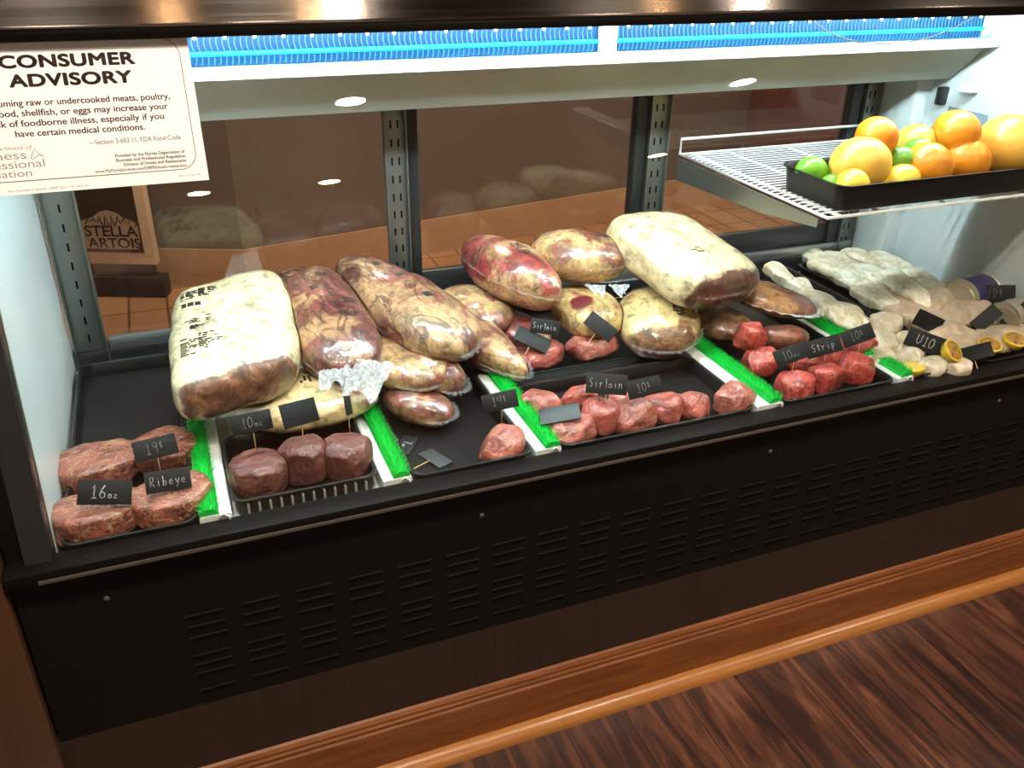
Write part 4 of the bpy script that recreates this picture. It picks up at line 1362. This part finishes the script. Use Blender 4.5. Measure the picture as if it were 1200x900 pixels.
# ------------------------------------------------------------------ fish, scallops, lemons, cans
FISHTXT = {
    'left': ('fish_fillet', 'fish_white', 'pale fish pieces in the narrow tray', [
        'pale fish piece at the far back of the narrow tray', 'second pale fish piece from the back of the narrow tray',
        'long pale fish piece behind the strip steaks', 'long pale fish piece nearest the green strip', 'pale fish piece behind the right hand strip price tag']),
    'scallop': ('scallop', 'scallop', 'scallops in the narrow tray', [
        'scallop on top at the back of the heap', 'scallop against the green strip above the strip price tag', 'scallop left of the U10 tag',
        'scallop low beside the green strip', 'scallop in the middle below the U10 tag', 'bright scallop right of the cut lemon', 'scallop under the charred lemon']),
    'white': ('fish_fillet', 'fish_white', 'long white fillets', [
        'white fillet in the far back left corner of the right tray', 'second white fillet from the back left', 'white fillet at the back under the pink strip',
        'white fillet along the left rim of the right tray', 'white fillet in the middle of the white pile', 'white fillet touching the end wall behind the front ones',
        'white fillet at the left front of the white pile', 'white fillet on top at the front of the white pile', 'white fillet at the right, along the end wall', 'white fillet on top at the far back left', 'white fillet on top at the back by the end wall']),
    'tan': ('fish_fillet', 'fish_tan', 'tan fillets', [
        'tan fillet directly in front of the white fillets', 'tan fillet left of the lying can', 'tan fillet behind the U10 tag', 'tan fillet under the slate diamond',
        'tan fillet right of the small tag behind U10', 'tan fillet behind the grilled lemons', 'tan fillet at the right edge of the picture']),
}
for g, (name, mt, group, labels) in FISHTXT.items():
    for n, ((loc, dims, yaw), label) in enumerate(zip(SEA[g], labels)):
        bm = blob(dims, 3.2 if name != 'scallop' else 2.2, 3.4 if name != 'scallop' else 2.8, 4, .010 if name != 'scallop' else .007, 28, n + 60, taper=.3 if name != 'scallop' else 0)
        facet(bm, 6, .26, n + 60)
        rg = random.Random(n * 7 + len(g))
        tilt = Quaternion((0, 0, 1), math.radians(yaw)) @ Quaternion((1, 0, 0), rg.uniform(.10, .26) * (-1 if g in ('white', 'tan') else 1)) @ Quaternion((0, 1, 0), rg.uniform(-.06, .10))
        o, tree = lay(name, bm, mt, loc, tilt, floor=TF + .0012, gap=.0008, obstacles=[])
        tag(o, label, 'fish' if name != 'scallop' else 'scallop', group)

def lemon_half(loc, dims, yaw, label, charred, pitch=0.0):
    o = empty('lemon_half', loc, math.radians(yaw))
    o.rotation_euler = (math.radians(pitch), 0, math.radians(yaw))
    L, W, T = dims
    bm = bmesh.new()
    prof = [(.05, -1), (.5, -.9), (.85, -.5), (1.0, 0), (.98, .12), (.86, .10)]
    seg = 28
    loft(bm, [[(r * L / 2 * math.cos(a), r * W / 2 * math.sin(a), z * T * .6) for a in [2 * PI * k / seg for k in range(seg)]] for r, z in prof], True, False)
    link_mesh('rind', bm, 'lemon', o)
    bm = bmesh.new()
    loft(bm, [[(r * L / 2 * math.cos(a) * (1 - .05 * (k % 4 == 0)), r * W / 2 * math.sin(a) * (1 - .05 * (k % 4 == 0)), z * T * .6) for k, a in [(k, 2 * PI * k / seg) for k in range(seg)]] for r, z in ((.95, -.2), (.90, .10), (.5, .13), (.08, .09))], True, True)
    link_mesh('cut_flesh', bm, 'char' if charred else 'lemon_flesh', o)
    tag(o, label, 'lemon', 'cut lemons among the seafood')
LL = [('yellow cut lemon at the front corner beside the last green strip', False, 0), ('charred lemon half right of the U10 tag', True, 45),
      ('grilled lemon half at the front of the fish tray', True, 15), ('grilled lemon half at the right edge of the picture', True, 15)]
for (loc, dims, yaw), (label, ch, pt) in zip(SEA['lemon'], LL):
    lemon_half(loc, dims, yaw, label, ch, pt)

def can(loc, r, L, rz, label, mat):
    o = empty('food_can', loc)
    o.rotation_euler = (0, PI / 2, rz)
    seg = 36
    def ring(rr, z):
        return [(rr * math.cos(a), rr * math.sin(a), z) for a in [2 * PI * k / seg for k in range(seg)]]
    bm = bmesh.new()
    loft(bm, [ring(r * .99, -L / 2 + .005), ring(r * .99, L / 2 - .005)])
    link_mesh('label_wrap', bm, mat, o, True, 40)
    for s, nm in ((-1, 'can_end'), (1, 'can_end')):
        bm = bmesh.new()
        prof = [(r * .99, L / 2 - .006), (r * 1.02, L / 2 - .004), (r * 1.02, L / 2), (r * .96, L / 2), (r * .93, L / 2 - .003), (r * .78, L / 2 - .003), (r * .75, L / 2 - .0015), (r * .6, L / 2 - .0015), (r * .57, L / 2 - .003), (r * .05, L / 2 - .003)]
        loft(bm, [ring(a, s * b) for a, b in prof], False, True)
        bmesh.ops.recalc_face_normals(bm, faces=bm.faces[:])
        link_mesh(nm, bm, 'tin', o, True, 40)
    bm = bmesh.new()
    a0 = math.radians(150)
    for pts in ([(-.004, -.006), (-.004, .008), (.004, .007), (.004, .001), (-.003, .0), (.005, -.006)],):
        tube(bm, [((r + .0004) * math.cos(a0 + y / r), (r + .0004) * math.sin(a0 + y / r), x) for x, y in pts], .0012, 5)
    link_mesh('printed_mark', bm, 'chalk', o)
    tag(o, label, 'can')
can((1.835, .235, D + .030), .046, .085, math.radians(8), 'large dark blue can lying on its side against the end wall', 'can_label')
can((1.845, .135, D + .022), .036, .060, math.radians(10), 'smaller can lying on its side at the right edge of the picture', 'tin')

# ------------------------------------------------------------------ wire shelf, fruit tray and fruit
SZH = D + .300
SH_O = empty('wire_shelf', (1.58, .38, SZH))
tag(SH_O, 'white wire shelf at upper right carrying the fruit tray', 'shelf')
def shelf_tube(name, paths, r, seg=6):
    bm = bmesh.new()
    for p in paths:
        tube(bm, [(x - 1.58, y - .38, z - SZH) for x, y, z in p], r, seg)
    return link_mesh(name, bm, 'wire', SH_O, True, 60)
xa, xb, ya, yb = 1.290, 1.880, .122, .618
z = SZH - .004
shelf_tube('frame', [[(xa, ya, z), (xb, ya, z), (xb, yb, z), (xa, yb, z), (xa, ya, z)], [(xa + .030, ya, z), (xa + .030, yb, z)],
                     [(xa, yb, z), (xa, yb, z + .034), (xb, yb, z + .034)]], .0032)
shelf_tube('cross_bars', [[(x, ya, z - .004), (x, yb, z - .004)] for x in (1.42, 1.58, 1.74)], .0026)
wires = []
n = 30
for i in range(1, n):
    y = ya + (yb - ya) * i / n
    wires.append([(xa, y, SZH), (xb, y, SZH)])
shelf_tube('wires', wires, .0014, 5)
for x in (1.286, 1.876):
    bm = bmesh.new()
    prism(bm, [(.62, SZH - .010), (.14, SZH - .010), (.14, SZH - .026), (.30, SZH - .045), (.62, SZH - .060)], x - .0012, x + .0012, 'X')
    bmesh.ops.transform(bm, matrix=Matrix.Translation(Vector((-1.58, -.38, -SZH))), verts=bm.verts[:])
    link_mesh('bracket', bm, 'steel', SH_O, False)

ft = empty('fruit_tray', (1.596, .2155, SZH + .0016))
bm = bmesh.new()
rounded_tray(bm, .568, .187, .047, .028, .010, .003, .004)
link_mesh('pan', bm, 'tray_plastic', ft, True, 40)
tag(ft, 'black plastic tray of citrus fruit on the wire shelf', 'tray')

FLAB = {
    'lime1': 'lime at the back left corner of the fruit tray', 'lime2': 'lime half hidden behind the large yellow fruit', 'lime3': 'small yellow green lime left of the front lemon',
    'mango': 'large smooth yellow fruit at the left of the tray', 'lemon1': 'lemon in front of the large yellow fruit', 'lemon2': 'lemon in front between large yellow fruit and oranges',
    'lemon3': 'small lemon squeezed in behind the front lemons', 'or1': 'orange standing highest at the left', 'lime4': 'dark lime behind the front oranges',
    'or2': 'pale orange turning green at the back', 'lime5': 'light green lime resting on the dark lime', 'or3': 'topmost orange at the back right',
    'or4': 'rough orange in front, left of the pair', 'or5': 'reddish orange in front, right of the pair', 'gf': 'large yellow grapefruit cut off by the picture edge',
}
FT_FLOOR = SZH + .0016 + .0036
FRUIT_BVH = []
FORD = ['lime1', 'lime2', 'lime3', 'lemon1', 'lemon2', 'lemon3', 'mango', 'or4', 'or5', 'gf', 'lime4', 'lime5', 'or2', 'or1', 'or3']
for n, key in enumerate(FORD):
    loc, dia, kind = FRUIT[key]
    rg = random.Random(n + 3)
    dims = {'lime': (1.12, .95, .95), 'lemon': (1.22, .95, .95), 'mango': (1.05, .92, .92), 'orange': (1, 1, .94), 'orangegreen': (1, 1, .94), 'grapefruit': (1, 1, .92)}[kind]
    dims = tuple(dia * d for d in dims)
    bm = blob(dims, 2.0, 2.0, 4, dia * .006, 20, n + 90)
    for v in bm.verts:          # nipple of lemons and limes, dimple of oranges
        u = v.co.normalized()
        if kind in ('lemon', 'lime'):
            e = max(0, abs(u.x) - .90) / .10
            v.co.x += math.copysign(e * e * dia * .07, u.x)
        else:
            e = max(0, u.z - .965) / .035
            v.co.z -= e * dia * .02
    if key in ('lime1', 'lime2', 'lime3', 'lemon1', 'lemon2', 'lemon3', 'mango', 'or4', 'or5', 'gf'):
        loc = (loc[0], loc[1], max(loc[2], FT_FLOOR + dims[2] * .47))
    rot = Quaternion((0, 0, 1), rg.uniform(-.6, .9)) @ Quaternion((0, 1, 0), rg.uniform(-.25, .35) if kind in ('lemon', 'lime', 'mango') else rg.uniform(.3, 1.0))
    o, tree = lay(kind if kind not in ('orangegreen', 'mango') else {'orangegreen': 'orange', 'mango': 'yellow_fruit'}[kind], bm, kind, loc, rot, floor=FT_FLOOR, gap=.0005, obstacles=FRUIT_BVH, keep=False)
    pts = [o.matrix_world @ v.co for v in o.data.vertices]
    FRUIT_BVH.append((tree, Vector([min(w[i] for w in pts) for i in range(3)]), Vector([max(w[i] for w in pts) for i in range(3)])))
    bm = bmesh.new()
    tip = Vector((dims[0] / 2 * 1.10, 0, 0)) if kind in ('lemon', 'lime') else Vector((0, 0, dims[2] / 2 * .95))
    bmesh.ops.create_icosphere(bm, subdivisions=2, radius=dia * .035)
    for v in bm.verts:
        v.co = Vector((v.co.x * (.6 if kind in ('lemon', 'lime') else 1), v.co.y, v.co.z * (1 if kind in ('lemon', 'lime') else .5))) + tip * (.97)
    link_mesh('stem_scar', bm, 'stem', o)
    tag(o, FLAB[key], 'fruit', 'fruit in the tray on the wire shelf')

# ------------------------------------------------------------------ hanging cable
cp = []
P0, P1, P2, P3 = Vector((1.36, .345, D + .605)), Vector((1.44, .34, D + .535)), Vector((1.66, .34, D + .53)), Vector((1.80, .365, D + .605))
for k in range(25):
    t = k / 24
    cp.append(P0 * (1 - t) ** 3 + P1 * 3 * t * (1 - t) ** 2 + P2 * 3 * t * t * (1 - t) + P3 * t ** 3)
tag(tube_obj('power_cable', cp, .0016, 'cable'), 'thin grey cable sagging in front of the blue grille at upper right', 'cable')
